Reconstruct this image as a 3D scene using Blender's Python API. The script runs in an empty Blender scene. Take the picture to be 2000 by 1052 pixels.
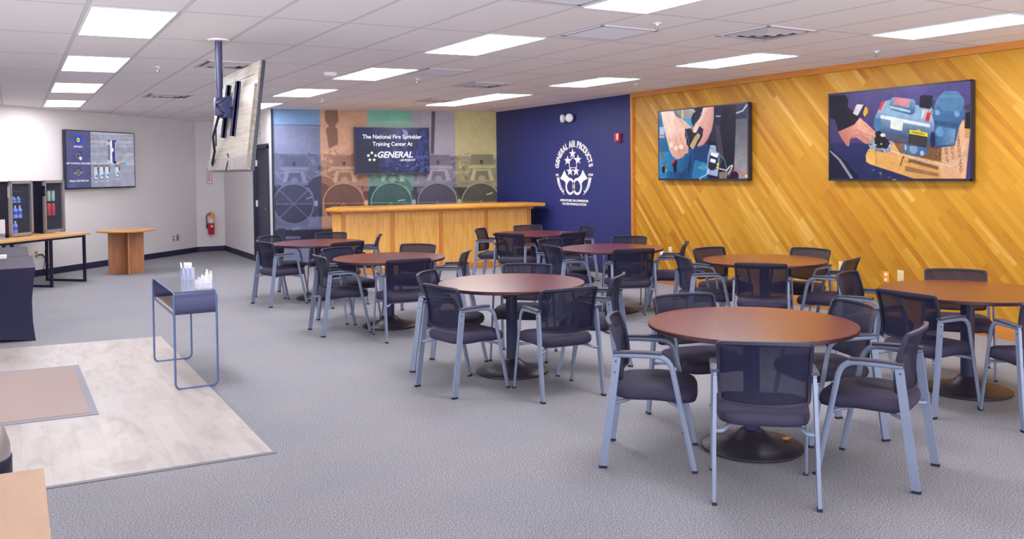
import bpy, bmesh, math, random
import numpy as np
from mathutils import Vector, Matrix
random.seed(7)
S = bpy.context.scene
col = S.collection
PI = math.pi

# ------------------------------------------------------------------ camera
F_PX, YAW, PITCH, ROLL, CAM_H, SHIFT = 1690.42, 0.52184, 0.024993, -0.012163, 1.6471, -149.21
cam_d = bpy.data.cameras.new('camera'); cam = bpy.data.objects.new('camera', cam_d); col.objects.link(cam)
_f = Vector((math.sin(YAW)*math.cos(PITCH), math.cos(YAW)*math.cos(PITCH), -math.sin(PITCH)))
_r = Vector((math.cos(YAW), -math.sin(YAW), 0)); _u = _r.cross(_f)
_r2 = _r*math.cos(ROLL)+_u*math.sin(ROLL); _u2 = -_r*math.sin(ROLL)+_u*math.cos(ROLL)
_m = Matrix((_r2, _u2, -_f)).transposed().to_4x4(); _m.translation = (0, 0, CAM_H)
cam.matrix_world = _m
cam_d.sensor_fit = 'HORIZONTAL'; cam_d.sensor_width = 36; cam_d.lens = F_PX/2000*36
cam_d.shift_x = 0; cam_d.shift_y = SHIFT/2000
cam_d.clip_start = .05; cam_d.clip_end = 200
S.camera = cam

# ------------------------------------------------------------------ world, light level, exposure
W = bpy.data.worlds.new('daylight'); S.world = W; W.use_nodes = True
_bg = W.node_tree.nodes['Background']; _bg.inputs[1].default_value = 1.0
# bright overcast sky above, extra glow added below the horizon to lift the ceiling
_tc = W.node_tree.nodes.new('ShaderNodeTexCoord'); _sp = W.node_tree.nodes.new('ShaderNodeSeparateXYZ'); _cr = W.node_tree.nodes.new('ShaderNodeValToRGB')
W.node_tree.links.new(_tc.outputs['Generated'], _sp.inputs[0]); W.node_tree.links.new(_sp.outputs[2], _cr.inputs[0]); W.node_tree.links.new(_cr.outputs[0], _bg.inputs[0])
_cr.color_ramp.elements[0].position = 0.0; _cr.color_ramp.elements[0].color = (2.1, 2.1, 2.25, 1); _cr.color_ramp.elements[1].position = .02; _cr.color_ramp.elements[1].color = (.62, .64, .70, 1)
LAMP = 11.0            # radiance of the ceiling panels
S.view_settings.view_transform = 'Standard'; S.view_settings.look = 'None'
S.view_settings.exposure = 0.92; S.view_settings.gamma = 1.0; S.view_settings.use_curve_mapping = False
# daylight from the glazed shop front on the left, out of view
_al = bpy.data.lights.new('shopfront_daylight', 'AREA'); _al.shape = 'RECTANGLE'; _al.size = 6; _al.size_y = 2.3; _al.energy = 75; _al.color = (1, .96, .90)
_ao = bpy.data.objects.new('shopfront_daylight', _al); col.objects.link(_ao); _ao.location = (-4.6, 4.2, 1.3)
_ao.rotation_euler = (math.radians(100), 0, math.radians(-90))
# added fill light behind the viewer, tilted up to brighten the ceiling
_bl = bpy.data.lights.new('rear_ceiling_fill', 'AREA'); _bl.shape = 'RECTANGLE'; _bl.size = 9; _bl.size_y = 2.2; _bl.energy = 85; _bl.color = (.95, .97, 1)
_bo = bpy.data.objects.new('rear_ceiling_fill', _bl); col.objects.link(_bo); _bo.location = (3.5, -1.4, 1.2); _bo.rotation_euler = (math.radians(115), 0, 0)

# ------------------------------------------------------------------ helpers
def lin(r, g=None, b=None):
    if g is None: r, g, b = r
    o = []
    for c in (r, g, b):
        c = c/255.0; o.append(c/12.92 if c <= .04045 else ((c+.055)/1.055)**2.4)
    return tuple(o)
def nd(nt, t, **k):
    n = nt.nodes.new(t)
    for a, v in k.items(): setattr(n, a, v)
    return n
def mat(name, rgb, rough=.5, metal=0, spec=.5, emis=None, estr=0, noise=None, bump=None, coat=0):
    """rgb = linear colour. noise=(scale, amount), bump=(scale, strength)"""
    m = bpy.data.materials.new(name); m.use_nodes = True; nt = m.node_tree; b = nt.nodes['Principled BSDF']
    b.inputs['Base Color'].default_value = (*rgb, 1); b.inputs['Roughness'].default_value = rough; b.inputs['Metallic'].default_value = metal
    b.inputs['Specular IOR Level'].default_value = spec; b.inputs['Coat Weight'].default_value = coat
    if emis: b.inputs['Emission Color'].default_value = (*emis, 1); b.inputs['Emission Strength'].default_value = estr
    if noise or bump:
        tc = nd(nt, 'ShaderNodeTexCoord')
    if noise:
        n = nd(nt, 'ShaderNodeTexNoise'); n.inputs['Scale'].default_value = noise[0]; n.inputs['Detail'].default_value = 4
        nt.links.new(tc.outputs['Object'], n.inputs['Vector'])
        r = nd(nt, 'ShaderNodeValToRGB'); a = noise[1]
        r.color_ramp.elements[0].position = .3; r.color_ramp.elements[1].position = .7
        r.color_ramp.elements[0].color = (*[c*(1-a) for c in rgb], 1); r.color_ramp.elements[1].color = (*[min(1, c*(1+a)) for c in rgb], 1)
        nt.links.new(n.outputs['Fac'], r.inputs['Fac']); nt.links.new(r.outputs['Color'], b.inputs['Base Color'])
    if bump:
        n = nd(nt, 'ShaderNodeTexNoise'); n.inputs['Scale'].default_value = bump[0]; n.inputs['Detail'].default_value = 3
        nt.links.new(tc.outputs['Object'], n.inputs['Vector'])
        bp = nd(nt, 'ShaderNodeBump'); bp.inputs['Strength'].default_value = bump[1]; bp.inputs['Distance'].default_value = .004
        nt.links.new(n.outputs['Fac'], bp.inputs['Height']); nt.links.new(bp.outputs['Normal'], b.inputs['Normal'])
    return m
def woodmat(name, c1, c2, axis='X', scale=6, stretch=14, rough=.4, coat=0, spec=.5):
    m = bpy.data.materials.new(name); m.use_nodes = True; nt = m.node_tree; b = nt.nodes['Principled BSDF']
    tc = nd(nt, 'ShaderNodeTexCoord'); mp = nd(nt, 'ShaderNodeMapping')
    sc = [stretch]*3; sc['XYZ'.index(axis)] = 1.0; mp.inputs['Scale'].default_value = sc
    n = nd(nt, 'ShaderNodeTexNoise'); n.inputs['Scale'].default_value = scale/4; n.inputs['Detail'].default_value = 6; n.inputs['Distortion'].default_value = .6
    r = nd(nt, 'ShaderNodeValToRGB'); r.color_ramp.elements[0].position = .35; r.color_ramp.elements[1].position = .65
    r.color_ramp.elements[0].color = (*c1, 1); r.color_ramp.elements[1].color = (*c2, 1)
    L = nt.links.new
    L(tc.outputs['Object'], mp.inputs['Vector']); L(mp.outputs['Vector'], n.inputs['Vector']); L(n.outputs['Fac'], r.inputs['Fac']); L(r.outputs['Color'], b.inputs['Base Color'])
    b.inputs['Roughness'].default_value = rough; b.inputs['Coat Weight'].default_value = coat; b.inputs['Coat Roughness'].default_value = .25; b.inputs['Specular IOR Level'].default_value = spec
    return m
def paintmat(name, emission=0.0, rough=.6):
    m = bpy.data.materials.new(name); m.use_nodes = True; nt = m.node_tree; b = nt.nodes['Principled BSDF']
    a = nd(nt, 'ShaderNodeAttribute', attribute_name='Col'); b.inputs['Roughness'].default_value = rough
    if emission:
        b.inputs['Base Color'].default_value = (.004, .004, .006, 1); nt.links.new(a.outputs['Color'], b.inputs['Emission Color']); b.inputs['Emission Strength'].default_value = emission
        b.inputs['Specular IOR Level'].default_value = .25
    else: nt.links.new(a.outputs['Color'], b.inputs['Base Color'])
    return m

class MB:
    def __init__(s): s.bm = bmesh.new()
    def box(s, c, d, M=None, bev=0):
        c = Vector(c); v = []
        for x in (-.5, .5):
            for y in (-.5, .5):
                for z in (-.5, .5):
                    p = Vector((x*d[0], y*d[1], z*d[2]))+c
                    v.append(s.bm.verts.new(M @ p if M else p))
        fs = [s.bm.faces.new([v[i] for i in f]) for f in ((0, 1, 3, 2), (4, 6, 7, 5), (0, 4, 5, 1), (2, 3, 7, 6), (0, 2, 6, 4), (1, 5, 7, 3))]
        if bev:
            es = list({e for f in fs for e in f.edges})
            bmesh.ops.bevel(s.bm, geom=es, offset=bev, segments=2, affect='EDGES', profile=.6)
        return s
    def prism(s, poly, z0, z1, M=None, bev=0):
        a = [s.bm.verts.new((M @ Vector((*p, z0))) if M else (*p, z0)) for p in poly]
        b = [s.bm.verts.new((M @ Vector((*p, z1))) if M else (*p, z1)) for p in poly]
        n = len(poly); fs = [s.bm.faces.new(a[::-1]), s.bm.faces.new(b)]
        for i in range(n): fs.append(s.bm.faces.new((a[i], a[(i+1) % n], b[(i+1) % n], b[i])))
        if bev:
            es = list(set(fs[0].edges) | set(fs[1].edges))
            bmesh.ops.bevel(s.bm, geom=es, offset=bev, segments=2, affect='EDGES', profile=.6)
        return s
    def loft(s, rings, cap=True):
        R = [[s.bm.verts.new(p) for p in r] for r in rings]; n = len(rings[0])
        for a, b in zip(R, R[1:]):
            for i in range(n): s.bm.faces.new((a[i], a[(i+1) % n], b[(i+1) % n], b[i]))
        if cap: s.bm.faces.new(R[0][::-1]); s.bm.faces.new(R[-1])
        return s
    def lathe(s, prof, n=32, c=(0, 0, 0), M=None):
        rings = []
        for r, z in prof:
            ring = []
            for i in range(n):
                a = 2*PI*i/n; p = Vector((c[0]+max(r, 1e-4)*math.cos(a), c[1]+max(r, 1e-4)*math.sin(a), c[2]+z)); ring.append(M @ p if M else p)
            rings.append(ring)
        return s.loft(rings)
    def sweep(s, path, prof, side=None, closed=False):
        P = [Vector(p) for p in path]; n = len(P); rings = []; sd = Vector(side).normalized() if side else None
        for i, p in enumerate(P):
            if closed: t = P[(i+1) % n]-P[i-1]
            else: t = P[min(i+1, n-1)]-P[max(i-1, 0)]
            t.normalize()
            if side is None:
                if sd is None: sd = t.orthogonal().normalized()
                sd = (sd-t*sd.dot(t)).normalized()
            a = (sd-t*sd.dot(t)).normalized(); b = t.cross(a)
            k = 1.0
            if 0 < i < n-1 or closed:
                d1 = (P[i]-P[i-1]).normalized(); d2 = (P[(i+1) % n]-P[i]).normalized(); c = max(.5, math.sqrt((1+d1.dot(d2))/2)); k = 1/c
            rings.append([p+a*x+b*y*k for x, y in prof])
        if closed:
            R = [[s.bm.verts.new(q) for q in r] for r in rings]; m = len(prof)
            for j in range(n):
                A, B = R[j], R[(j+1) % n]
                for i in range(m): s.bm.faces.new((A[i], A[(i+1) % m], B[(i+1) % m], B[i]))
            return s
        return s.loft(rings)
    def tube(s, path, r, n=10, side=None, closed=False):
        return s.sweep(path, [(r*math.cos(2*PI*i/n), r*math.sin(2*PI*i/n)) for i in range(n)], side, closed)
    def build(s, name, m, parent=None, smooth=40, loc=None):
        bmesh.ops.recalc_face_normals(s.bm, faces=s.bm.faces[:])
        me = bpy.data.meshes.new(name); s.bm.to_mesh(me); s.bm.free()
        me.materials.append(m)
        if smooth:
            me.polygons.foreach_set('use_smooth', [True]*len(me.polygons)); me.set_sharp_from_angle(angle=math.radians(smooth))
        o = bpy.data.objects.new(name, me); col.objects.link(o)
        if parent: o.parent = parent
        if loc: o.location = loc
        return o
def rrect(w, d, r, n=4, cx=0, cy=0):
    o = []
    for sx, sy, a0 in ((1, 1, 0), (-1, 1, 90), (-1, -1, 180), (1, -1, 270)):
        for i in range(n+1):
            a = math.radians(a0+90*i/n); o.append((cx+sx*(w/2-r)+r*math.cos(a), cy+sy*(d/2-r)+r*math.sin(a)))
    return o
def fillet(pts, r, n=5):
    P = [Vector(p) for p in pts]; o = [P[0]]
    for i in range(1, len(P)-1):
        a = (P[i-1]-P[i]); b = (P[i+1]-P[i]); k = min(r, a.length*.49, b.length*.49); A = P[i]+a.normalized()*k; B = P[i]+b.normalized()*k
        for j in range(n+1):
            t = j/n; o.append((1-t)**2*A+2*t*(1-t)*P[i]+t*t*B)
    o.append(P[-1]); return o
def thing(name, label, cat, loc=(0, 0, 0), rz=0, group=None, M=None):
    o = bpy.data.objects.new(name, None); col.objects.link(o); o.empty_display_size = .1
    if M is not None: o.matrix_world = M
    else: o.location = loc; o.rotation_euler = (0, 0, rz)
    tag(o, label, cat, group); return o
def tag(o, label=None, cat=None, group=None, kind=None):
    if label: o['label'] = label
    if cat: o['category'] = cat
    if group: o['group'] = group
    if kind: o['kind'] = kind
    return o
def struct(o, label=None): o['kind'] = 'structure'; (o.__setitem__('label', label) if label else None); return o
def kids(o): return [c for c in bpy.data.objects if c.parent == o]
def copy_tree(o, parent=None):
    c = o.copy(); col.objects.link(c)
    if parent: c.parent = parent
    for ch in kids(o): copy_tree(ch, c)
    return c
def wallM(p, u, n):           # local x = right as the viewer sees it, y = up, z = towards the viewer
    u = Vector(u).normalized(); n = Vector(n).normalized(); v = n.cross(u)
    M = Matrix((u, v, n)).transposed().to_4x4(); M.translation = p; return M
def text(s, size, m, parent, name='lettering', M=None, width=None, bold=0.0, shear=0, extr=.002, align='CENTER', collect=None):
    c = bpy.data.curves.new('t', 'FONT'); c.body = s; c.size = size; c.align_x = align; c.align_y = 'CENTER'; c.offset = bold*size; c.shear = shear; c.extrude = extr; c.resolution_u = 3
    o = bpy.data.objects.new('t', c); col.objects.link(o); bpy.context.view_layer.update()
    me = bpy.data.meshes.new_from_object(o.evaluated_get(bpy.context.evaluated_depsgraph_get())); bpy.data.objects.remove(o); bpy.data.curves.remove(c)
    if width:
        xs = [v.co.x for v in me.vertices]; w = max(xs)-min(xs)
        me.transform(Matrix.Diagonal((width/w, 1, 1, 1)))
    if M is not None: me.transform(M)
    if collect is not None: collect.append(me); return
    me.materials.clear(); me.materials.append(m); me.name = name
    q = bpy.data.objects.new(name, me); col.objects.link(q); q.parent = parent; return q
def join_meshes(ms, name, m, parent):
    bm = bmesh.new()
    for x in ms: bm.from_mesh(x); bpy.data.meshes.remove(x)
    me = bpy.data.meshes.new(name); bm.to_mesh(me); bm.free(); me.materials.append(m)
    o = bpy.data.objects.new(name, me); col.objects.link(o); o.parent = parent; return o

# ------------------------------------------------------------------ painter: pictures (mural, screens) as colour attributes on a fine mesh
class Paint:
    def __init__(s, w, h, src=None, bg=(0, 0, 0)):
        s.w, s.h = w, h; s.a = np.empty((h, w, 3)); s.a[:] = np.array(bg)/255.
        s.H = None
        if src:
            A = []; B = []
            for (x, y), (u, v) in src:
                u *= w; v *= h
                A += [[x, y, 1, 0, 0, 0, -u*x, -u*y], [0, 0, 0, x, y, 1, -v*x, -v*y]]; B += [u, v]
            s.H = np.append(np.linalg.solve(np.array(A, float), np.array(B, float)), 1).reshape(3, 3)
    def T(s, pts):
        p = np.array(pts, float).reshape(-1, 2)
        if s.H is None: return p
        q = np.c_[p, np.ones(len(p))] @ s.H.T; return q[:, :2]/q[:, 2:]
    def poly(s, pts, c, al=1.0, raw=False, to=None):
        # to = (start point, end point, second colour): colour runs from c to it
        p = np.array(pts, float) if raw else s.T(pts)
        x0, y0 = np.floor(p.min(0)).astype(int)-1; x1, y1 = np.ceil(p.max(0)).astype(int)+1
        x0 = max(0, x0); y0 = max(0, y0); x1 = min(s.w, x1); y1 = min(s.h, y1)
        if x1 <= x0 or y1 <= y0: return
        acc = np.zeros((y1-y0, x1-x0))
        for ox, oy in ((.25, .25), (.75, .25), (.25, .75), (.75, .75)):
            X, Y = np.meshgrid(np.arange(x0, x1)+ox, np.arange(y0, y1)+oy); ins = np.zeros(X.shape, bool)
            j = len(p)-1
            for i in range(len(p)):
                xi, yi = p[i]; xj, yj = p[j]
                if yi != yj: ins ^= ((yi > Y) != (yj > Y)) & (X < (xj-xi)*(Y-yi)/(yj-yi)+xi)
                j = i
            acc += ins*.25
        acc = (acc*al)[..., None]; r = s.a[y0:y1, x0:x1]; cc = np.array(c)/255.
        if to:
            A, B = s.T([to[0], to[1]]); X, Y = np.meshgrid(np.arange(x0, x1)+.5, np.arange(y0, y1)+.5); d = B-A
            t = np.clip(((X-A[0])*d[0]+(Y-A[1])*d[1])/(d@d), 0, 1)[..., None]; cc = cc*(1-t)+np.array(to[2])/255.*t
        s.a[y0:y1, x0:x1] = r*(1-acc)+cc*acc
    def ell(s, cx, cy, rx, ry, c, al=1.0, rot=0, a0=0, a1=360):
        n = 40; r = math.radians(rot); o = []
        for i in range(n+1):
            a = math.radians(a0+(a1-a0)*i/n); x = rx*math.cos(a); y = ry*math.sin(a); o.append((cx+x*math.cos(r)-y*math.sin(r), cy+x*math.sin(r)+y*math.cos(r)))
        s.poly(o, c, al)
    def line(s, pts, wd, c, al=1.0):
        for (x0, y0), (x1, y1) in zip(pts, pts[1:]):
            L = math.hypot(x1-x0, y1-y0) or 1; nx, ny = -(y1-y0)/L*wd/2, (x1-x0)/L*wd/2
            s.poly([(x0+nx, y0+ny), (x1+nx, y1+ny), (x1-nx, y1-ny), (x0-nx, y0-ny)], c, al)
    def ring(s, cx, cy, rx, ry, wd, c, al=1.0, a0=0, a1=360, n=28):
        s.line([(cx+rx*math.cos(math.radians(a0+(a1-a0)*i/n)), cy+ry*math.sin(math.radians(a0+(a1-a0)*i/n))) for i in range(n+1)], wd, c, al)
    def speck(s, box, n, size, cols, rng, al=.5, tall=1.0):
        for _ in range(n):
            x = rng.uniform(box[0], box[2]); y = rng.uniform(box[1], box[3]); w = rng.uniform(.3, 1)*size; h = rng.uniform(.3, 1)*size*tall; c = rng.choice(cols)
            s.poly([(x, y), (x+w, y+rng.uniform(-.3, .3)*h), (x+w*rng.uniform(.6, 1.1), y+h), (x-w*.1, y+h*rng.uniform(.7, 1))], c, al)
    def soften(s, seed=1, amp=.05, blur=2):
        r = np.random.RandomState(seed); h, w = s.h, s.w
        for cell, k in ((3, .5), (9, .8), (28, 1.0)):
            gh, gw = h//cell+3, w//cell+3; g = r.randn(gh, gw); yy = np.arange(h)/cell; xx = np.arange(w)/cell; y0 = yy.astype(int); x0 = xx.astype(int); fy = (yy-y0)[:, None]; fx = (xx-x0)[None]
            n = g[y0][:, x0]*(1-fy)*(1-fx)+g[y0+1][:, x0]*fy*(1-fx)+g[y0][:, x0+1]*(1-fy)*fx+g[y0+1][:, x0+1]*fy*fx
            s.a = s.a*(1+amp*k*n[..., None])
        for _ in range(blur):
            p = np.pad(s.a, ((1, 1), (1, 1), (0, 0)), 'edge'); s.a = (p[:-2, 1:-1]+p[2:, 1:-1]+p[1:-1, :-2]+p[1:-1, 2:]+4*p[1:-1, 1:-1])/8
        return s
    def mesh(s, name, W_, H_, m, parent, gain=1.0, z=0.0, origin=None):
        """plane in local x,y centred at 0; picture top = +y"""
        h, w = s.h, s.w; xs = np.linspace(-W_/2, W_/2, w); ys = np.linspace(H_/2, -H_/2, h)
        if origin: xs = xs+origin[0]; ys = ys+origin[1]
        X, Y = np.meshgrid(xs, ys); co = np.stack([X, Y, np.full_like(X, z)], -1).reshape(-1, 3).astype(np.float32)
        i = np.arange((h-1)*(w-1)); r = i//(w-1); c = i % (w-1); a = r*w+c
        f = np.stack([a, a+w, a+w+1, a+1], -1).astype(np.int32)
        me = bpy.data.meshes.new(name); me.vertices.add(w*h); me.vertices.foreach_set('co', co.ravel())
        me.loops.add(f.size); me.loops.foreach_set('vertex_index', f.ravel()); me.polygons.add(len(f)); me.polygons.foreach_set('loop_start', np.arange(0, f.size, 4, dtype=np.int32))
        me.update(calc_edges=True); at = me.color_attributes.new('Col', 'FLOAT_COLOR', 'POINT')
        A = np.clip(s.a, 0, 1); L = np.where(A <= .04045, A/12.92, ((A+.055)/1.055)**2.4)*gain
        at.data.foreach_set('color', np.concatenate([L, np.ones((h, w, 1))], -1).astype(np.float32).ravel())
        me.materials.append(m); o = bpy.data.objects.new(name, me); col.objects.link(o)
        if parent: o.parent = parent
        return o

# ------------------------------------------------------------------ materials
M_ceil = None
def carpet_mat():
    m = bpy.data.materials.new('grey_carpet'); m.use_nodes = True; nt = m.node_tree; b = nt.nodes['Principled BSDF']; L = nt.links.new
    tc = nd(nt, 'ShaderNodeTexCoord')
    n1 = nd(nt, 'ShaderNodeTexNoise'); n1.inputs['Scale'].default_value = 150; n1.inputs['Detail'].default_value = 2
    n2 = nd(nt, 'ShaderNodeTexNoise'); n2.inputs['Scale'].default_value = 1.1; n2.inputs['Detail'].default_value = 3
    n3 = nd(nt, 'ShaderNodeTexVoronoi'); n3.inputs['Scale'].default_value = 140
    for n in (n1, n2, n3): L(tc.outputs['Object'], n.inputs['Vector'])
    r = nd(nt, 'ShaderNodeValToRGB'); e = r.color_ramp.elements; e[0].position = .33; e[0].color = (*lin(94, 94, 103), 1); e[1].position = .68; e[1].color = (*lin(180, 180, 186), 1)
    L(n1.outputs['Fac'], r.inputs['Fac'])
    r2 = nd(nt, 'ShaderNodeValToRGB'); e = r2.color_ramp.elements; e[0].position = .3; e[0].color = (.92, .92, .94, 1); e[1].position = .7; e[1].color = (1.04, 1.02, 1.0, 1)
    L(n2.outputs['Fac'], r2.inputs['Fac'])
    mx = nd(nt, 'ShaderNodeMix', data_type='RGBA', blend_type='MULTIPLY'); mx.inputs[0].default_value = 1
    L(r.outputs['Color'], mx.inputs[6]); L(r2.outputs['Color'], mx.inputs[7]); L(mx.outputs[2], b.inputs['Base Color'])
    b.inputs['Roughness'].default_value = .95; b.inputs['Specular IOR Level'].default_value = .15
    bp = nd(nt, 'ShaderNodeBump'); bp.inputs['Strength'].default_value = .28; bp.inputs['Distance'].default_value = .004; L(n3.outputs['Distance'], bp.inputs['Height']); L(bp.outputs['Normal'], b.inputs['Normal'])
    return m
GX0, GXP, GY0, GYP = .46, .602, 6.47, 1.35       # ceiling grid in its own slightly skewed coordinates
def gwarp(x, y): return x*(1+.007*(y-5)), y+.018*(x-.75)*(y-4)
def gunwarp(X, Y):
    x, y = X, Y
    for _ in range(30): x = X/(1+.007*(y-5)); y = Y-.018*(x-.75)*(y-4)
    return x, y
def ceiling_mat():
    m = bpy.data.materials.new('ceiling_tiles'); m.use_nodes = True; nt = m.node_tree; b = nt.nodes['Principled BSDF']; L = nt.links.new
    tc = nd(nt, 'ShaderNodeTexCoord'); sp = nd(nt, 'ShaderNodeSeparateXYZ'); L(tc.outputs['Object'], sp.inputs[0])
    def M(op, a, b_=None):
        n = nd(nt, 'ShaderNodeMath', operation=op)
        for i, v in enumerate((a, b_)):
            if v is None: continue
            if isinstance(v, (int, float)): n.inputs[i].default_value = v
            else: L(v, n.inputs[i])
        return n.outputs[0]
    x, y = sp.outputs[0], sp.outputs[1]
    gx = M('MULTIPLY', x, M('ADD', M('MULTIPLY', M('SUBTRACT', y, 5), .007), 1))
    gy = M('ADD', y, M('MULTIPLY', M('MULTIPLY', M('SUBTRACT', x, .75), .018), M('SUBTRACT', y, 4)))
    def dist(v, o, p):
        f = M('FRACT', M('ADD', M('DIVIDE', M('SUBTRACT', v, o), p), 100.5)); return M('MULTIPLY', M('ABSOLUTE', M('SUBTRACT', f, .5)), p)
    d = M('MINIMUM', dist(gx, GX0, GXP), dist(gy, GY0, GYP))
    line = M('LESS_THAN', d, .010); edge = M('LESS_THAN', d, .015)
    n = nd(nt, 'ShaderNodeTexNoise'); n.inputs['Scale'].default_value = 90; L(tc.outputs['Object'], n.inputs['Vector'])
    r = nd(nt, 'ShaderNodeValToRGB'); r.color_ramp.elements[0].position = .35; r.color_ramp.elements[0].color = (.84, .825, .845, 1); r.color_ramp.elements[1].color = (.92, .905, .925, 1); L(n.outputs['Fac'], r.inputs['Fac'])
    m1 = nd(nt, 'ShaderNodeMix', data_type='RGBA'); L(edge, m1.inputs[0]); L(r.outputs['Color'], m1.inputs[6]); m1.inputs[7].default_value = (.52, .51, .54, 1)
    m2 = nd(nt, 'ShaderNodeMix', data_type='RGBA'); L(line, m2.inputs[0]); L(m1.outputs[2], m2.inputs[6]); m2.inputs[7].default_value = (.70, .68, .70, 1)
    L(m2.outputs[2], b.inputs['Base Color']); b.inputs['Roughness'].default_value = .9
    return m
def slat_mat():
    m = bpy.data.materials.new('diagonal_oak_slats'); m.use_nodes = True; nt = m.node_tree; b = nt.nodes['Principled BSDF']; L = nt.links.new
    tc = nd(nt, 'ShaderNodeTexCoord'); mp = nd(nt, 'ShaderNodeMapping'); mp.inputs['Rotation'].default_value = (0, 0, math.radians(48.3)); L(tc.outputs['Object'], mp.inputs['Vector'])
    def brick(w, h, off, c1, c2):
        k = nd(nt, 'ShaderNodeTexBrick'); k.offset = off; k.offset_frequency = 3; k.inputs['Scale'].default_value = 1; k.inputs['Brick Width'].default_value = w; k.inputs['Row Height'].default_value = h
        k.inputs['Mortar Size'].default_value = .0012; k.inputs['Mortar Smooth'].default_value = .6; k.inputs['Color1'].default_value = c1; k.inputs['Color2'].default_value = c2; k.inputs['Mortar'].default_value = (.55, .5, .4, 1)
        L(mp.outputs['Vector'], k.inputs['Vector']); return k
    k1 = brick(.83, .058, .37, (0, 0, 0, 1), (1, 1, 1, 1)); k1.inputs['Mortar'].default_value = (.25, .25, .25, 1)
    k2 = brick(1.37, .058, .71, (0, 0, 0, 1), (1, 1, 1, 1)); k2.inputs['Mortar'].default_value = (.25, .25, .25, 1)
    ad = nd(nt, 'ShaderNodeMix', data_type='RGBA'); ad.inputs[0].default_value = .4; L(k1.outputs['Color'], ad.inputs[6]); L(k2.outputs['Color'], ad.inputs[7])
    mp2 = nd(nt, 'ShaderNodeMapping'); mp2.inputs['Scale'].default_value = (1.2, 22, 1); L(mp.outputs['Vector'], mp2.inputs['Vector'])
    n = nd(nt, 'ShaderNodeTexNoise'); n.inputs['Scale'].default_value = 2.2; n.inputs['Detail'].default_value = 6; n.inputs['Distortion'].default_value = .5; L(mp2.outputs['Vector'], n.inputs['Vector'])
    ad2 = nd(nt, 'ShaderNodeMix', data_type='RGBA'); ad2.inputs[0].default_value = .42; L(ad.outputs[2], ad2.inputs[6]); L(n.outputs['Fac'], ad2.inputs[7])
    r = nd(nt, 'ShaderNodeValToRGB'); e = r.color_ramp.elements
    e[0].position = .12; e[0].color = (*lin(166, 100, 22), 1); e[1].position = .88; e[1].color = (*lin(220, 176, 98), 1)
    x = e.new(.4); x.color = (*lin(184, 129, 32), 1); x = e.new(.66); x.color = (*lin(197, 145, 42), 1)
    L(ad2.outputs[2], r.inputs['Fac'])
    # knots
    v = nd(nt, 'ShaderNodeTexVoronoi'); v.inputs['Scale'].default_value = 1.6; mp3 = nd(nt, 'ShaderNodeMapping'); mp3.inputs['Scale'].default_value = (1, 2.2, 1); L(mp.outputs['Vector'], mp3.inputs['Vector']); L(mp3.outputs['Vector'], v.inputs['Vector'])
    kr = nd(nt, 'ShaderNodeValToRGB'); kr.color_ramp.elements[0].position = .015; kr.color_ramp.elements[0].color = (1, 1, 1, 1); kr.color_ramp.elements[1].position = .045; kr.color_ramp.elements[1].color = (0, 0, 0, 1); L(v.outputs['Distance'], kr.inputs['Fac'])
    kf = nd(nt, 'ShaderNodeMath', operation='MULTIPLY'); kf.inputs[1].default_value = .55; L(kr.outputs['Color'], kf.inputs[0])
    mx = nd(nt, 'ShaderNodeMix', data_type='RGBA'); L(kf.outputs[0], mx.inputs[0]); L(r.outputs['Color'], mx.inputs[6]); mx.inputs[7].default_value = (*lin(140, 78, 30), 1)
    L(mx.outputs[2], b.inputs['Base Color']); b.inputs['Roughness'].default_value = .42; b.inputs['Specular IOR Level'].default_value = .35
    return m
def inset_mat():
    m = bpy.data.materials.new('pale_plank_vinyl'); m.use_nodes = True; nt = m.node_tree; b = nt.nodes['Principled BSDF']; L = nt.links.new
    tc = nd(nt, 'ShaderNodeTexCoord'); k = nd(nt, 'ShaderNodeTexBrick'); k.inputs['Scale'].default_value = 1; k.inputs['Brick Width'].default_value = .9; k.inputs['Row Height'].default_value = .15; k.offset = .37
    k.inputs['Mortar Size'].default_value = .0015; k.inputs['Mortar'].default_value = (*lin(166, 158, 155), 1); k.inputs['Color1'].default_value = (*lin(186, 178, 174), 1); k.inputs['Color2'].default_value = (*lin(174, 167, 164), 1)
    mp0 = nd(nt, 'ShaderNodeMapping'); mp0.inputs['Rotation'].default_value = (0, 0, PI/2); L(tc.outputs['Object'], mp0.inputs['Vector']); L(mp0.outputs['Vector'], k.inputs['Vector'])
    mp = nd(nt, 'ShaderNodeMapping'); mp.inputs['Scale'].default_value = (3.5, .9, 1); L(tc.outputs['Object'], mp.inputs['Vector'])
    n = nd(nt, 'ShaderNodeTexNoise'); n.inputs['Scale'].default_value = 2.4; n.inputs['Detail'].default_value = 7; n.inputs['Distortion'].default_value = .8; L(mp.outputs['Vector'], n.inputs['Vector'])
    r = nd(nt, 'ShaderNodeValToRGB'); r.color_ramp.elements[0].position = .32; r.color_ramp.elements[0].color = (.80, .775, .765, 1); r.color_ramp.elements[1].position = .55; r.color_ramp.elements[1].color = (1, 1, 1, 1); L(n.outputs['Fac'], r.inputs['Fac'])
    mx = nd(nt, 'ShaderNodeMix', data_type='RGBA', blend_type='MULTIPLY'); mx.inputs[0].default_value = 1; L(k.outputs['Color'], mx.inputs[6]); L(r.outputs['Color'], mx.inputs[7]); L(mx.outputs[2], b.inputs['Base Color'])
    b.inputs['Roughness'].default_value = .45; b.inputs['Specular IOR Level'].default_value = .4
    return m
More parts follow.
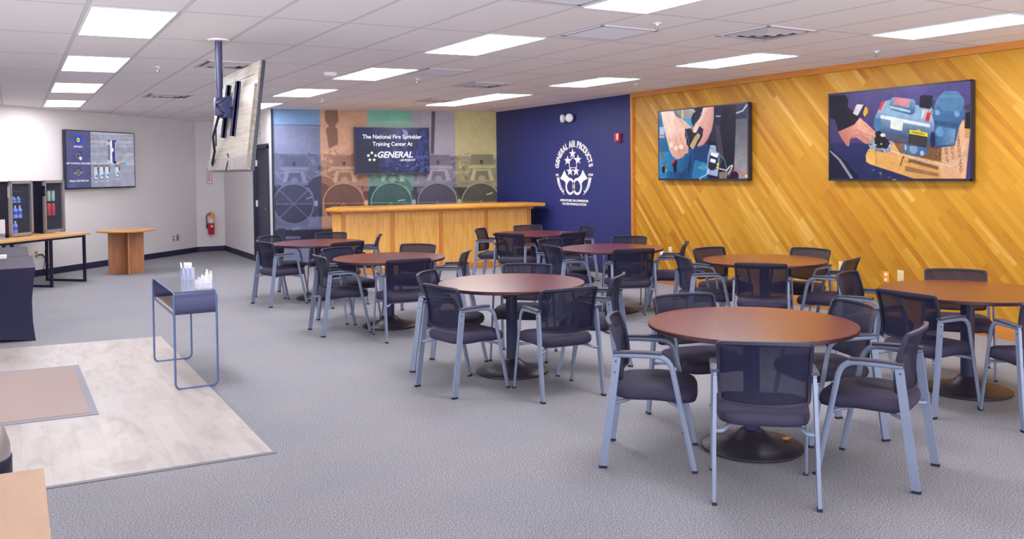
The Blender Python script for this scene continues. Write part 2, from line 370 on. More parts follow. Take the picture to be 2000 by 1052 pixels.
def mesh_fabric():
    m = bpy.data.materials.new('see_through_mesh'); m.use_nodes = True; nt = m.node_tree; b = nt.nodes['Principled BSDF']; L = nt.links.new
    b.inputs['Specular IOR Level'].default_value = .25; b.inputs['Base Color'].default_value = (.010, .010, .036, 1); b.inputs['Roughness'].default_value = .55; b.inputs['Sheen Weight'].default_value = .0
    tr = nd(nt, 'ShaderNodeBsdfTransparent'); mx = nd(nt, 'ShaderNodeMixShader')
    tc = nd(nt, 'ShaderNodeTexCoord'); w = nd(nt, 'ShaderNodeTexWave', wave_type='BANDS', bands_direction='Z'); w.inputs['Scale'].default_value = 60; L(tc.outputs['Object'], w.inputs['Vector'])
    w2 = nd(nt, 'ShaderNodeTexWave', wave_type='BANDS', bands_direction='X'); w2.inputs['Scale'].default_value = 60; L(tc.outputs['Object'], w2.inputs['Vector'])
    a = nd(nt, 'ShaderNodeMath', operation='MULTIPLY'); L(w.outputs['Fac'], a.inputs[0]); L(w2.outputs['Fac'], a.inputs[1])
    mr = nd(nt, 'ShaderNodeMapRange'); mr.inputs['To Min'].default_value = .05; mr.inputs['To Max'].default_value = .24; L(a.outputs[0], mr.inputs['Value'])
    L(mr.outputs[0], mx.inputs[0]); L(b.outputs[0], mx.inputs[1]); L(tr.outputs[0], mx.inputs[2]); L(mx.outputs[0], nt.nodes['Material Output'].inputs['Surface'])
    return m
def glass(name, tint=(1, 1, 1), a=.12, rough=.03):
    m = bpy.data.materials.new(name); m.use_nodes = True; nt = m.node_tree; b = nt.nodes['Principled BSDF']; L = nt.links.new
    b.inputs['Base Color'].default_value = (*tint, 1); b.inputs['Roughness'].default_value = rough; b.inputs['Specular IOR Level'].default_value = .7
    tr = nd(nt, 'ShaderNodeBsdfTransparent'); tr.inputs[0].default_value = (*tint, 1); mx = nd(nt, 'ShaderNodeMixShader'); mx.inputs[0].default_value = a
    L(tr.outputs[0], mx.inputs[1]); L(b.outputs[0], mx.inputs[2]); L(mx.outputs[0], nt.nodes['Material Output'].inputs['Surface'])
    return m
carpet = carpet_mat(); ceilm = ceiling_mat(); slats = slat_mat(); inset = inset_mat(); meshfab = mesh_fabric()
wall_white = mat('warm_white_paint', lin(232, 227, 228), .8, noise=(1.5, .02))
navy = mat('navy_paint', lin(34, 44, 108), .55, noise=(2, .03))
basem = mat('navy_vinyl_base', lin(38, 38, 66), .5)
frame_grey = mat('silver_grey_metal', lin(132, 143, 170), .38, .15, noise=(8, .04))
blackp = mat('black_plastic', lin(34, 33, 58), .45)
armp = mat('grey_black_armpad', lin(64, 62, 82), .4)
seatf = mat('black_seat_fabric', lin(52, 46, 72), .75, bump=(240, .25))
footm = mat('black_rubber', lin(28, 26, 50), .6)
topm = woodmat('mahogany_laminate', lin(98, 32, 22), lin(112, 42, 28), 'X', 6, 10, .26, .35, .5)
edgem = mat('dark_mahogany_edge', lin(62, 30, 44), .35)
basetm = mat('black_table_base', lin(50, 46, 62), .4, .3)
colm = mat('navy_black_column', lin(44, 46, 82), .4, .2)
tvm = mat('tv_bezel', lin(34, 34, 54), .3)
oak = woodmat('honey_oak', lin(222, 160, 72), lin(242, 186, 100), 'Z', 10, 12, .4, .2)
oakx = woodmat('honey_oak_cap', lin(206, 138, 50), lin(222, 160, 70), 'X', 8, 10, .35, .3)
oakd = woodmat('oak_batten', lin(200, 124, 52), lin(214, 142, 68), 'Z', 8, 10, .4, .2)
oaktrim = woodmat('oak_trim', lin(190, 118, 44), lin(206, 134, 56), 'Y', 8, 10, .4, .2)
cherry = woodmat('cherry_veneer', lin(168, 108, 68), lin(184, 124, 80), 'Z', 8, 10, .4, .1)
cherryt = woodmat('cherry_top', lin(196, 146, 96), lin(206, 158, 110), 'X', 8, 10, .35, .1)
birch = woodmat('light_birch', lin(188, 150, 120), lin(198, 162, 134), 'Y', 6, 8, .5)
blackst = mat('black_steel', lin(32, 32, 60), .45, .3)
steel = mat('brushed_steel', lin(170, 160, 158), .35, .45)
cooler_black = mat('cooler_black', lin(26, 26, 50), .35)
white_pl = mat('white_plastic', lin(235, 232, 236), .4)
grille_w = mat('white_grille', lin(196, 194, 204), .5)
dark_in = mat('duct_dark', lin(60, 56, 72), .8)
redm = mat('red_enamel', lin(196, 30, 48), .3)
yellow = mat('yellow_tag', lin(235, 160, 40), .5)
chrome = mat('polished_chrome', lin(205, 205, 210), .15, 1)
console_m = mat('slate_blue_metal', lin(72, 74, 112), .4, .2)
console_tube = mat('blue_grey_tube', lin(88, 106, 150), .4, .3)
console_top = mat('grey_glass_top', lin(112, 118, 126), .12, 0, .7)
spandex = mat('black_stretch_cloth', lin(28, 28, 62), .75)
spandext = mat('paler_cloth_top', lin(74, 68, 84), .8)  # cloth tops set paler than the skirts of the same covers
panelm = woodmat('brushed_tv_back', lin(130, 122, 114), lin(160, 151, 140), 'Y', 8, 26, .4)
mountm = mat('dark_mount_steel', lin(60, 62, 98), .4, .4)
lampm = mat('lamp_diffuser', (.9, .9, .9), .5, emis=(.975, .965, 1.0), estr=LAMP)
logo_w = mat('white_vinyl_letters', lin(232, 228, 226), .5)
text_e = mat('screen_white', (.1, .1, .1), .5, emis=(.92, .93, 1), estr=.54)
text_d = mat('screen_dark_ink', (.02, .015, .02), .5, emis=lin(60, 40, 40), estr=.57)
acrylic = glass('clear_acrylic', (.93, .95, 1), .22)
fridge_glass = glass('cooler_glass', (.85, .9, 1), .03)

# ------------------------------------------------------------------ room shell
CH = 2.8
LA, LB = Vector((-2.9, 13.13)), Vector((3.38, 19.45))       # diagonal left wall
ML, MR = Vector((3.98, 15.4)), Vector((8.15, 14.76))        # mural wall
XR = 8.15
floor_poly = [(-6, -1.5), (9.2, -1.5), (9.2, 15.2), (4.1, 21), (2, 21), (-6, 13.5)]
struct(MB().prism(floor_poly, -.1, 0).build('floor', carpet, smooth=0))
struct(MB().prism(floor_poly, CH, CH+.1).build('ceiling', ceilm, smooth=0))
def wall(name, a, b, th, m, z0=0, z1=CH, side=1):
    a = Vector(a); b = Vector(b); d = (b-a).normalized(); n = Vector((d.y, -d.x))*side
    return struct(MB().prism([tuple(a), tuple(b), tuple(b+n*th), tuple(a+n*th)], z0, z1).build(name, m, smooth=0))
wall('wall_left', LA, LB, .12, wall_white, side=-1)
wall('wall_light_blocker', (-2.9, 6.8), LA, .12, wall_white, side=-1)  # unseen wall section added to keep side light off the left wall
wall('wall_far', (3.38, 19.45), (3.97, 19.45), .12, wall_white, side=-1)
# door wall with its opening
DY0, DY1, DZ = 15.62, 16.68, 2.16
struct(MB().prism([(3.96, 15.4), (4.08, 15.4), (4.08, DY0), (3.96, DY0)], 0, CH).prism([(3.96, DY1), (4.08, DY1), (4.08, 19.57), (3.96, 19.57)], 0, CH)
       .prism([(3.96, DY0), (4.08, DY0), (4.08, DY1), (3.96, DY1)], DZ, CH).build('wall_side', wall_white, smooth=0))
wall('wall_back', ML, MR, .12, wall_white, side=-1)
wall('wall_right', (XR, 14.9), (XR, -1.5), .12, navy, side=-1)
# wooden feature cladding on the right wall
wM = wallM((XR-.022, 10.455, 0), (0, -1, 0), (-1, 0, 0))
o = MB().prism([(0, 0), (11.9, 0), (11.9, CH), (0, CH)], -.022, 0).build('wall_panelling', slats, smooth=0); o.matrix_world = wM; struct(o)
struct(MB().box((XR-.03, 10.435, CH/2), (.06, .045, CH)).build('trim_1', oaktrim))
struct(MB().box((XR-.035, 4.5, CH-.035), (.07, 11.9, .07)).build('trim_2', oaktrim))
struct(MB().box((XR-.034, 4.5, .06), (.03, 11.88, .12), bev=.004).build('baseboard_right', oaktrim))
def base(name, a, b, m, h=.11, th=.012):
    a = Vector(a); b = Vector(b); d = (b-a).normalized(); n = Vector((d.y, -d.x))
    struct(MB().prism([tuple(a), tuple(b), tuple(b+n*th), tuple(a+n*th)], 0, h).build(name, m, smooth=0))
base('baseboard_left', LA, LB, basem); base('baseboard_far', (3.38, 19.45), (3.96, 19.45), basem)
base('baseboard_side', (3.96, 19.45), (3.96, DY1+.08), basem)
base('baseboard_navy', (XR, 14.7), (XR, 10.47), basem)
# door
d = struct(MB().prism([(3.99, DY0+.04), (4.03, DY0+.04), (4.03, DY1-.04), (3.99, DY1-.04)], .01, DZ-.04).build('door_1', mat('dark_slate_door', lin(58, 58, 82), .5), smooth=0), 'dark slate door in the side wall left of the mural')
fr = MB()
for y in (DY0+.0, DY1-.0): fr.box((4.0, y, DZ/2), (.13, .08, DZ))
fr.box((4.0, (DY0+DY1)/2, DZ), (.13, DY1-DY0+.08, .08)); fr.build('door_frame', mat('black_door_frame', lin(40, 40, 66), .45), d, 0)
for z in (.35, 1.1, 1.86): MB().box((3.975, DY1-.07, z), (.03, .045, .12), bev=.004).build('hinge', white_pl, d)
MB().lathe([(.03, 0), (.03, .02), (.012, .022), (.012, .05)], 16, M=Matrix.Translation((3.985, DY0+.12, 1.02)) @ Matrix.Rotation(-PI/2, 4, 'Y')).tube([(3.94, DY0+.12, 1.02), (3.935, DY0+.16, 1.02), (3.935, DY0+.25, 1.02)], .009).build('door_handle', chrome, d)

# ------------------------------------------------------------------ floor inset and mat
iv = [(1.31, 5.10), (1.28, 9.45), (-2.2, 9.85), (-2.2, 5.28)]
struct(MB().prism(iv, .001, .006).build('trim_3', mat('inset_edge', lin(120, 120, 132), .5), smooth=0))
ivi = [(1.29, 5.125), (1.262, 9.43), (-2.2, 9.83), (-2.2, 5.30)]
io = MB().prism(ivi, .004, .009).build('plank_floor_inset', inset, smooth=0); struct(io)
mt = thing('entrance_mat', 'pinkish beige entrance mat with grey rubber border on the pale plank floor', 'mat', (0, 0, .009))
MB().prism([(.47, 6.56), (.45, 8.37), (-1.6, 8.56), (-1.6, 6.72)], 0, .006).build('border', mat('mat_rubber', lin(140, 138, 150), .7), mt, 0)
MB().prism([(.42, 6.62), (.405, 8.31), (-1.6, 8.50), (-1.6, 6.77)], .006, .010).build('carpet_pile', mat('mat_pile', lin(166, 148, 144), .95, bump=(300, .4)), mt, 0)

# ------------------------------------------------------------------ ceiling fixtures
def lampbox(i, j, h=1, label=''):
    """fixture filling grid cell column i, row j"""
    X0 = GX0+GXP*i; Y0 = GY0+GYP*j; m_ = .028
    c = [gunwarp(X0+m_, Y0+m_), gunwarp(X0+GXP-m_, Y0+m_), gunwarp(X0+GXP-m_, Y0+GYP*h-m_), gunwarp(X0+m_, Y0+GYP*h-m_)]
    cx = sum(p[0] for p in c)/4; cy = sum(p[1] for p in c)/4
    q = [(p[0]-cx, p[1]-cy) for p in c]
    t = thing('ceiling_light', label, 'ceiling light', (cx, cy, CH), group='flat ceiling light panels')
    MB().prism(q, -.006, -.001).build('diffuser', lampm, t, 0)
    f = MB(); k = 1.045
    for a, b in zip(q, q[1:]+q[:1]):
        a = Vector(a); b = Vector(b); f.prism([tuple(a), tuple(b), tuple(b*k if 0 else b+(b.normalized()*.02)), tuple(a+a.normalized()*.02)], -.010, -.001)
    f.build('frame', grille_w, t, 0)
rows = ['nearest', 'second', 'third', 'fourth', 'fifth']
for k, j in enumerate((0, 2, 4, 6)): lampbox(0, j, label=f'bright ceiling light panel, {rows[k]} from the viewer in the left column')
for k, j in enumerate((-2, 0, 2, 4)): lampbox(5, j, label=f'bright ceiling light panel, {rows[k]} from the viewer in the middle column')
lampbox(5, 6, label='bright rectangular light panel mostly hidden behind the hanging television mount')
for k, (j, h) in enumerate(((-2, 1), (0, 1), (2, 1), (4, 2))): lampbox(10, j, h, label=f'bright ceiling light panel, {rows[k]} from the viewer in the right column' if h == 1 else 'extra long bright light panel in front of the navy wall, farthest in the right column')

def diffuser(x, y, label):
    t = thing('air_vent', label, 'air vent', (x, y, CH), rz=.03, group='square ceiling air vents')
    f = MB()
    for i in range(4):
        M = Matrix.Rotation(PI/2*i, 4, 'Z'); f.box((0, .285, -.006), (.6, .03, .012), M)
    f.build('frame', grille_w, t)
    MB().box((0, 0, -.003), (.54, .54, .003)).build('dark_throat', dark_in, t)
    for r_, z in ((.235, -.012), (.165, -.017), (.095, -.022)):
        s_ = MB()
        for i in range(4):
            M = Matrix.Rotation(PI/2*i, 4, 'Z')
            a = [M @ Vector(p) for p in ((-r_, r_, -.005), (r_, r_, -.005), (r_-.045, r_-.045, z-.006), (-r_+.045, r_-.045, z-.006))]
            b = [p+Vector((0, 0, -.003)) for p in a]; s_.loft([a, b])
        s_.build('louvre', grille_w, t, 0)
    return t
diffuser(5.58, 5.33, 'large square louvred vent in the ceiling, nearest to the viewer on the right')
diffuser(1.98, 9.35, 'square louvred ceiling vent partly hidden behind the hanging television')
diffuser(1.95, 13.3, 'dark square louvred vent far back on the left half of the ceiling')
diffuser(5.4, 10.15, 'small looking louvred vent in the ceiling between two middle light panels')
diffuser(5.92, 12.6, 'farthest louvred ceiling vent, near the mural and the long light')
def grille(x, y, label):
    t = thing('return_grille', label, 'ceiling grille', (x, y, CH), rz=.02, group='perforated return air grilles')
    f = MB()
    for i in range(4): f.box((0, .275, -.005), (.58, .03, .01), Matrix.Rotation(PI/2*i, 4, 'Z'))
    f.build('frame', grille_w, t)
    g = MB().box((0, 0, -.003), (.52, .52, .003)); g.build('backing', mat('grille_mesh', lin(172, 174, 186), .6, noise=(120, .15)), t)
    s_ = MB()
    for i in range(22): s_.box((0, -.25+i*.0238, -.006), (.52, .005, .005))
    s_.build('slats', grille_w, t, 0)
grille(3.15, 4.70, 'return air grille cut by the top edge of the picture')
grille(4.35, 5.9, 'pale grey return air grille beside the big middle light panel')
grille(4.27, 9.05, 'pale return air grille beside the second light of the middle column')
for (x, y), lb in zip([(4.42, 5.36), (4.31, 9.79), (1.35, 9.82), (4.15, 13.05), (7.31, 13.28), (7.48, 5.69), (7.27, 9.27)],
                      ['between the two nearest light panels on the right', 'under the ceiling above the bar side of the middle lights', 'left of the hanging television pole', 'just in front of the mural top edge', 'in front of the navy wall near the long light', 'close to the wood wall above the large screen', 'above the left edge of the wood wall']):
    t = thing('sprinkler_head', 'small white pendent sprinkler head '+lb, 'sprinkler', (x, y, CH), group='fire sprinkler heads')
    MB().lathe([(.036, 0), (.034, -.006), (.012, -.008), (.012, -.02)], 20).build('escutcheon', white_pl, t)
    MB().tube([(-.012, 0, -.02), (-.016, 0, -.035), (0, 0, -.05)], .003, 6).tube([(.012, 0, -.02), (.016, 0, -.035), (0, 0, -.05)], .003, 6).lathe([(.004, -.045), (.016, -.05), (.016, -.052), (.002, -.053)], 12).build('deflector', chrome, t)
t = thing('smoke_detector', 'round white smoke detector left of the middle light row', 'smoke detector', (3.16, 9.64, CH))
MB().lathe([(.08, 0), (.08, -.012), (.066, -.03), (.04, -.042), (.0, -.044)], 28).build('housing', white_pl, t)
MB().lathe([(.082, 0), (.082, -.004), (.078, -.004)], 28).build('mounting_ring', grille_w, t)

# ------------------------------------------------------------------ chairs
def back_pt(u, v):
    w = .214+.010*v
    y = -.150-.055*v*v+.03*v*(1-v)-.034*(1-u*u)
    return Vector((u*w, y, .492+v*.30-.014*(1-u*u)*(1-v)+.006*(1-u*u)*v))
def back_loop(k=1.0, n=5, r=.085):
    o = []
    for sx, sy, a0 in ((1, 1, 0), (-1, 1, 90), (-1, -1, 180), (1, -1, 270)):
        for i in range(n+1):
            a = math.radians(a0+90*i/n); o.append(((sx*(1-r)+r*math.cos(a))*k, (sy*(1-r*1.4)+r*1.4*math.sin(a))*k))
    # subdivide the long straight runs
    res = []
    for a, b in zip(o, o[1:]+o[:1]):
        L = math.hypot(a[0]-b[0], a[1]-b[1]); m_ = max(1, int(L/.18/max(k, .3)+.5)) if L > .5*k else 1
        if L > .5*k: m_ = 8
        for j in range(m_): res.append((a[0]+(b[0]-a[0])*j/m_, a[1]+(b[1]-a[1])*j/m_))
    return res
def make_chair():
    t = thing('armchair', 'x', 'chair')
    # seat cushion
    def ring(sc, z, drop=1):
        o = []
        for i in range(40):
            a = 2*PI*i/40; c, s_ = math.cos(a), math.sin(a); e = 2/4.5
            x = .236*sc*math.copysign(abs(c)**e, c); y = .235*sc*math.copysign(abs(s_)**e, s_)
            o.append((x*(1+.06*y/.235), y+.03, z-.016*max(0, y/.235)**2-.008*(1-sc)*0+.012*(x/.236)**2*max(0, .6-abs(y/.235))))
        return o
    MB().loft([ring(.55, .372), ring(.88, .374), ring(.97, .384), ring(1, .405), ring(.99, .428), ring(.95, .444), ring(.85, .454), ring(.6, .458), ring(.2, .456)]).build('seat', seatf, t, 60)
    # backrest
    rim = [back_pt(u, (v+1)/2) for u, v in back_loop(1)]
    MB().sweep(rim, [(-.011, -.008), (.011, -.008), (.013, 0), (.011, .008), (-.011, .008)], side=(0, 1, 0), closed=True).build('back_frame', blackp, t, 50)
    bk = MB(); rings = []
    for k in (.99, .8, .6, .4, .2, .02):
        rings.append([back_pt(u, (v+1)/2) for u, v in [(a*k, b*k) for a, b in back_loop(1)]])
    bk.loft(rings, cap=False); bk.bm.verts.ensure_lookup_table(); nv = len(rings[0]); bk.bm.faces.new(bk.bm.verts[-nv:])
    bk.build('mesh_backrest', meshfab, t, 60)
    # legs
    for sx in (-1, 1):
        rl = MB().sweep([(sx*.247, -.249, .012), (sx*.243, -.205, .33), (sx*.237, -.168, .618)], [(-.009, -.021), (.009, -.021), (.009, .021), (-.009, .021)], side=(1, 0, 0)).build('leg', frame_grey, t, 30)
        MB().box((sx*.247, -.250, .007), (.022, .045, .014)).build('foot_cap', footm, rl)
        sc = MB()
        for z in (.595, .535): sc.lathe([(.005, -.001), (.005, .0015)], 8, M=Matrix.Translation((sx*.2465, -.171-(.618-z)*.12, z)) @ Matrix.Rotation(PI/2, 4, 'Y'))
        sc.build('screw', footm, rl, 0)
        p = fillet([(sx*.247, .245, .012), (sx*.241, .118, .628), (sx*.237, -.185, .632)], .085, 7)
        fl = MB().sweep(p, [(.009*math.cos(a), .0158*math.sin(a)) for a in [2*PI*i/12 for i in range(12)]], side=(1, 0, 0)).build('leg', frame_grey, t, 50)
        MB().box((sx*.247, .247, .007), (.021, .030, .014)).build('foot_cap', footm, fl)
        MB().sweep([(sx*.237, .075, .644), (sx*.239, 0, .648), (sx*.240, -.1, .648), (sx*.240, -.188, .645)], [(x, y) for x, y in rrect(.042, .016, .0075, 3)], side=(1, 0, 0)).build('armrest', armp, t, 60)
    b = MB()
    for y, yo in ((-.203, -.11), (.165, .1)):
        b.tube(fillet([(-.24, y, .35), (-.205, y, .35), (-.16, yo, .366), (.16, yo, .366), (.205, y, .35), (.24, y, .35)], .03, 3), .011, 8)
    for x in (-.13, .13): b.box((x, 0, .366), (.03, .25, .012))
    b.build('seat_frame', frame_grey, t, 50)
    return t
TB = [(3.75, 3.71), (3.52, 6.15), (3.48, 8.72), (3.48, 11.21), (6.59, 10.84), (6.04, 8.18), (6.44, 6.19), (6.02, 3.81)]
TN = ['the nearest table', 'the second left table', 'the third left table', 'the table by the dark door',
      'the table before the bar end', 'the table before the navy wall', 'the table under the smaller screen', 'the right edge table']
CH_POS = {
'1a': (3.145, 3.898, 227.8), '1b': (3.300, 3.195, 318.5), '1c': (4.03, 3.07, 24.0), '1d': (4.345, 3.676, 72), '1e': (3.87, 4.29, 168),
'2a': (2.945, 5.916, 279.2), '2b': (3.485, 5.409, 354.3), '2c': (4.091, 5.789, 42), '2d': (3.913, 6.624, 137.6), '2e': (3.167, 6.585, 226.2),
'3a': (2.921, 8.724, 268.8), '3b': (3.366, 8.070, 353.9), '3c': (4.044, 8.443, 53.4), '3d': (3.970, 9.289, 129.9), '3e': (3.256, 9.376, 201.3),
'4a': (2.906, 11.032, 282.0), '4b': (3.534, 10.505, 10), '4c': (4.137, 11.282, 66), '4d': (3.84, 11.92, 150), '4e': (3.13, 11.76, 216),
'5a': (6.146, 11.261, 223.6), '5b': (6.045, 10.405, 300.3), '5c': (6.618, 10.079, 6), '5d': (6.897, 11.440, 161.0), '5e': (7.294, 10.791, 81.0),
'6a': (5.48, 8.28, 265), '6b': (5.849, 7.607, 338), '6c': (6.60, 7.85, 45), '6d': (6.66, 8.73, 128), '6e': (5.83, 8.92, 197),
'7a': (5.838, 6.426, 247.3), '7b': (5.935, 5.719, 307.8), '7c': (6.64, 5.56, 22), '7d': (7.04, 6.28, 99), '7e': (6.481, 6.814, 183),
'8a': (5.417, 3.740, 269.2), '8b': (5.700, 3.120, 330), '8d': (6.500, 4.20, 127), '8f': (5.848, 4.480, 200.0)}
POS = {'a': 'on its left side', 'b': 'near side, back to viewer', 'c': 'on its right side', 'd': 'far right side, facing viewer', 'e': 'on its far left side'}
OV = {'8f': 'on its far left side', '8d': 'far side, only top rim clear', '2d': 'on its far side, half hidden', '3d': 'far side', '4d': 'far side'}
proto = make_chair(); first = True
for k, (x, y, a) in CH_POS.items():
    c = proto if first else copy_tree(proto); first = False
    c.location = (x, y, 0); c.rotation_euler = (0, 0, math.radians(a))
    tag(c, f"black mesh armchair at {TN[int(k[0])-1]}, {OV.get(k, POS.get(k[1]))}", 'chair', 'mesh back armchairs around the round tables')

# ------------------------------------------------------------------ round tables
def make_table():
    t = thing('round_table', 'x', 'table')
    tp = MB().lathe([(.2, .742), (.597, .742), (.6, .744), (.2, .746)], 72); tp.bm.free()
    tp = MB().lathe([(.0, .712), (.585, .712), (.594, .716), (.5985, .736), (.597, .74), (0, .741)], 72).build('tabletop', topm, t, 30)
    MB().lathe([(.592, .7135), (.5995, .718), (.6, .735), (.597, .738), (.592, .738)], 72).build('edge_band', edgem, tp, 30)
    MB().lathe([(.047, .11), (.047, .69), (.13, .694), (.13, .712)], 28).build('column', colm, t, 30)
    MB().lathe([(.29, 0), (.297, .006), (.296, .018), (.285, .024), (.22, .036), (.15, .054), (.10, .076), (.07, .104), (.06, .112)], 56).build('base', basetm, t, 40)
    return t
pt = make_table(); first = True
DTL = ['brown round pedestal table nearest the viewer, a small orange sticker on its base', 'round pedestal table with pale reflections, second from the viewer in the left row', 'dark red round pedestal table, third from the viewer in the left row', 'dark red round pedestal table nearest the dark door and mural',
       'dark red round pedestal table just in front of the right end of the bar', 'round pedestal table in front of the navy wall emblem, right row', 'orange brown round table below the smaller screen on the wood wall', 'orange brown round table cut off by the right edge of the picture']
for i, (x, y) in enumerate(TB):
    c = pt if first else copy_tree(pt); first = False; c.location = (x, y, 0); tag(c, DTL[i], 'table', 'round pedestal tables')
st = MB().prism([(-.03, -.015), (.03, -.02), (.034, .012), (.006, .02), (-.025, .018)], 0, .0012, M=Matrix.Translation((3.92, 3.60, .052)) @ Matrix.Rotation(.35, 4, 'Z')).build('sticker', yellow, None, 0)
st.location = (0, 0, 0); tag(st, 'small orange sticker on the black base of the nearest table', 'sticker')

# ------------------------------------------------------------------ bar
bt = thing('bar_counter', 'long honey oak bar counter with a thick rounded cap in front of the mural', 'bar counter', (6.2, 13.22, 0))
def rel(p, o=(6.2, 13.22)): return (p[0]-o[0], p[1]-o[1])
body = [(4.54, 13.41), (7.86, 13.02), (7.95, 13.55), (4.64, 14.0), (4.43, 13.52)]
MB().prism([rel(p) for p in body], 0, 1.035).build('body', oak, bt, 0)
fd = (Vector((7.86, 13.02))-Vector((4.54, 13.41))).normalized(); fn = Vector((fd.y, -fd.x))
def onfront(s, d=0): p = Vector((4.54, 13.41))+fd*s+fn*d; return rel(tuple(p))
Lf = 3.343
for s_ in (.03, .845, 1.68, 2.50, Lf-.035):
    MB().prism([onfront(s_-.035, -.002), onfront(s_+.035, -.002), onfront(s_+.035, .012), onfront(s_-.035, .012)], .1, 1.03).build('batten', oakd, bt, 0)
MB().prism([onfront(-.01, -.002), onfront(Lf, -.002), onfront(Lf, .02), onfront(-.01, .02)], 0, .1).build('kickboard', oakd, bt, 0)
capp = [(4.50, 13.17), (8.02, 12.79), (8.06, 12.88), (8.06, 13.62), (4.62, 14.08), (4.30, 13.46)]
cp = MB().prism([rel(p) for p in capp], 1.035, 1.095, bev=.02).build('cap', oakx, bt, 40)
MB().prism([rel(p) for p in [(4.54, 13.35), (7.88, 12.965), (7.96, 13.57), (4.64, 14.02), (4.40, 13.52)]], .99, 1.035).build('cove_moulding', oakd, bt, 0)
# dark cube left at the bar foot seen below the cap gap is part of the mural

# ------------------------------------------------------------------ mural
rng = random.Random(3)
ms, mlen = (MR-ML).normalized(), (MR-ML).length
def mur_uv(x, y, z): return ((Vector((x, y))-ML).dot(ms)/mlen, (CH-z)/CH)
P = Paint(620, 416, src=[((531, 213), mur_uv(3.98, 15.4, 2.798)), ((960, 218), mur_uv(8.12, 14.765, 2.80)), ((958, 390), mur_uv(8.08, 14.77, 1.101)), ((534, 459), mur_uv(3.98, 15.402, .569))], bg=(190, 190, 190))
G = lambda g: (g*255,)*3
P.poly([(520, 180), (980, 180), (980, 305), (520, 300)], G(.84)); P.poly([(520, 300), (980, 305), (980, 372), (520, 366)], G(.62))
P.poly([(520, 361), (980, 366), (980, 560), (520, 560)], G(.16))
P.line([(531, 243.5), (600, 244), (626, 246)], 1.6, G(.45)); P.poly([(608, 250), (622, 250), (622, 300), (606, 295)], G(.72), .5)
P.poly([(632, 215), (657, 215), (659, 235), (652, 247), (657, 252), (657, 282), (640, 290), (634, 252), (640, 246), (633, 236)], G(.34), .8)
P.poly([(838, 214), (845, 214), (842, 300), (836, 300)], G(.3)); P.poly([(846, 216), (880, 216), (880, 290), (846, 300)], G(.9), .4)
P.speck((532, 296, 960, 345), 420, 9, [G(.3), G(.45), G(.75), G(.95), G(.55)], rng, .45)
P.speck((532, 330, 960, 372), 160, 12, [G(.4), G(.55), G(.8)], rng, .4)
P.speck((626, 290, 700, 380), 120, 6, [G(.55), G(.98), G(.4)], rng, .5)
for cx, cy, r in ((638, 374, 30), (786, 372, 27)):
    P.ell(cx-12, cy, r, r*1.02, G(.25))
    for q in range(5): P.ring(cx-12, cy, r-3*q, r-3*q, 1.1, G(.85), .9, 270, 360)
for cx, cy, r in ((572, 398, 38), (668, 397, 38.5), (760, 396, 38.5), (849, 395, 37), (933, 394, 36)):
    P.poly([(cx-r-4, cy+r+6), (cx-r-2, cy), (cx-r*.75, cy-r*.8), (cx+r*.75, cy-r*.85), (cx+r+9, cy-8), (cx+r+10, cy+r+6)], G(.6), .9)
    P.ell(cx+r+2, cy+4, 9, 24, G(.2), .8)
    P.poly([(cx-19, cy-93), (cx+24, cy-93), (cx+26, cy-72), (cx-21, cy-72)], G(.55)); P.poly([(cx-24, cy-72), (cx+28, cy-72), (cx+29, cy-66), (cx-25, cy-66)], G(.8))
    for q in range(4): P.line([(cx-17, cy-90+q*4.5), (cx+22, cy-90+q*4.5)], .9, G(.42), .7)
    P.ell(cx+1, cy-78, 3.2, 3.6, G(.08)); P.line([(cx-1.5, cy-78), (cx+3.5, cy-78)], 1, G(.8))
    P.poly([(cx-15, cy-64), (cx+19, cy-64), (cx+26, cy-42), (cx-21, cy-42)], G(.82)); P.poly([(cx-9, cy-61), (cx+13, cy-61), (cx+17, cy-43), (cx-13, cy-43)], G(.5))
    P.ell(cx+2, cy-46, 7, 6, G(.7))
    P.ell(cx, cy, r+2, r+2, G(.72)); P.ell(cx, cy, r, r, G(.05)); P.ell(cx, cy, r*.93, r*.93, G(.16), 1, 0, 180, 360)
    for q in range(10): P.ring(cx, cy, r-1-q*3.5, r-1-q*3.5, 1.15, G(.62), .9)
    for a in (0, 45, 135, 180, 225, 315):
        if a in (45, 135) and cx > 600: continue
        P.line([(cx, cy), (cx+r*math.cos(math.radians(a)), cy-r*math.sin(math.radians(a)))], 1.3, G(.75))
    P.ell(cx, cy, 3, 3, G(.6)); P.ell(cx+r+5, cy-1, 3.5, 6, G(.9))
P.line([(596, 388), (608, 384)], 2, G(.95)); P.line([(944, 380), (956, 376)], 2.2, G(1)); P.line([(772, 392), (786, 390)], 2, G(1))
P.poly([(524, 440), (660, 437), (660, 446), (524, 450)], G(.62)); P.poly([(600, 424), (660, 420), (660, 440), (600, 444)], G(.75), .8)
P.poly([(524, 450), (980, 444), (980, 640), (524, 640)], G(.04)); P.poly([(568, 444), (584, 442), (586, 447), (570, 450)], G(.8))
P.poly([(540, 446), (556, 446), (554, 478), (542, 476)], G(.16)); P.poly([(556, 461), (585, 461), (585, 466), (556, 467)], G(.6))
P.poly([(552, 484), (600, 484), (602, 512), (550, 512)], G(.8))
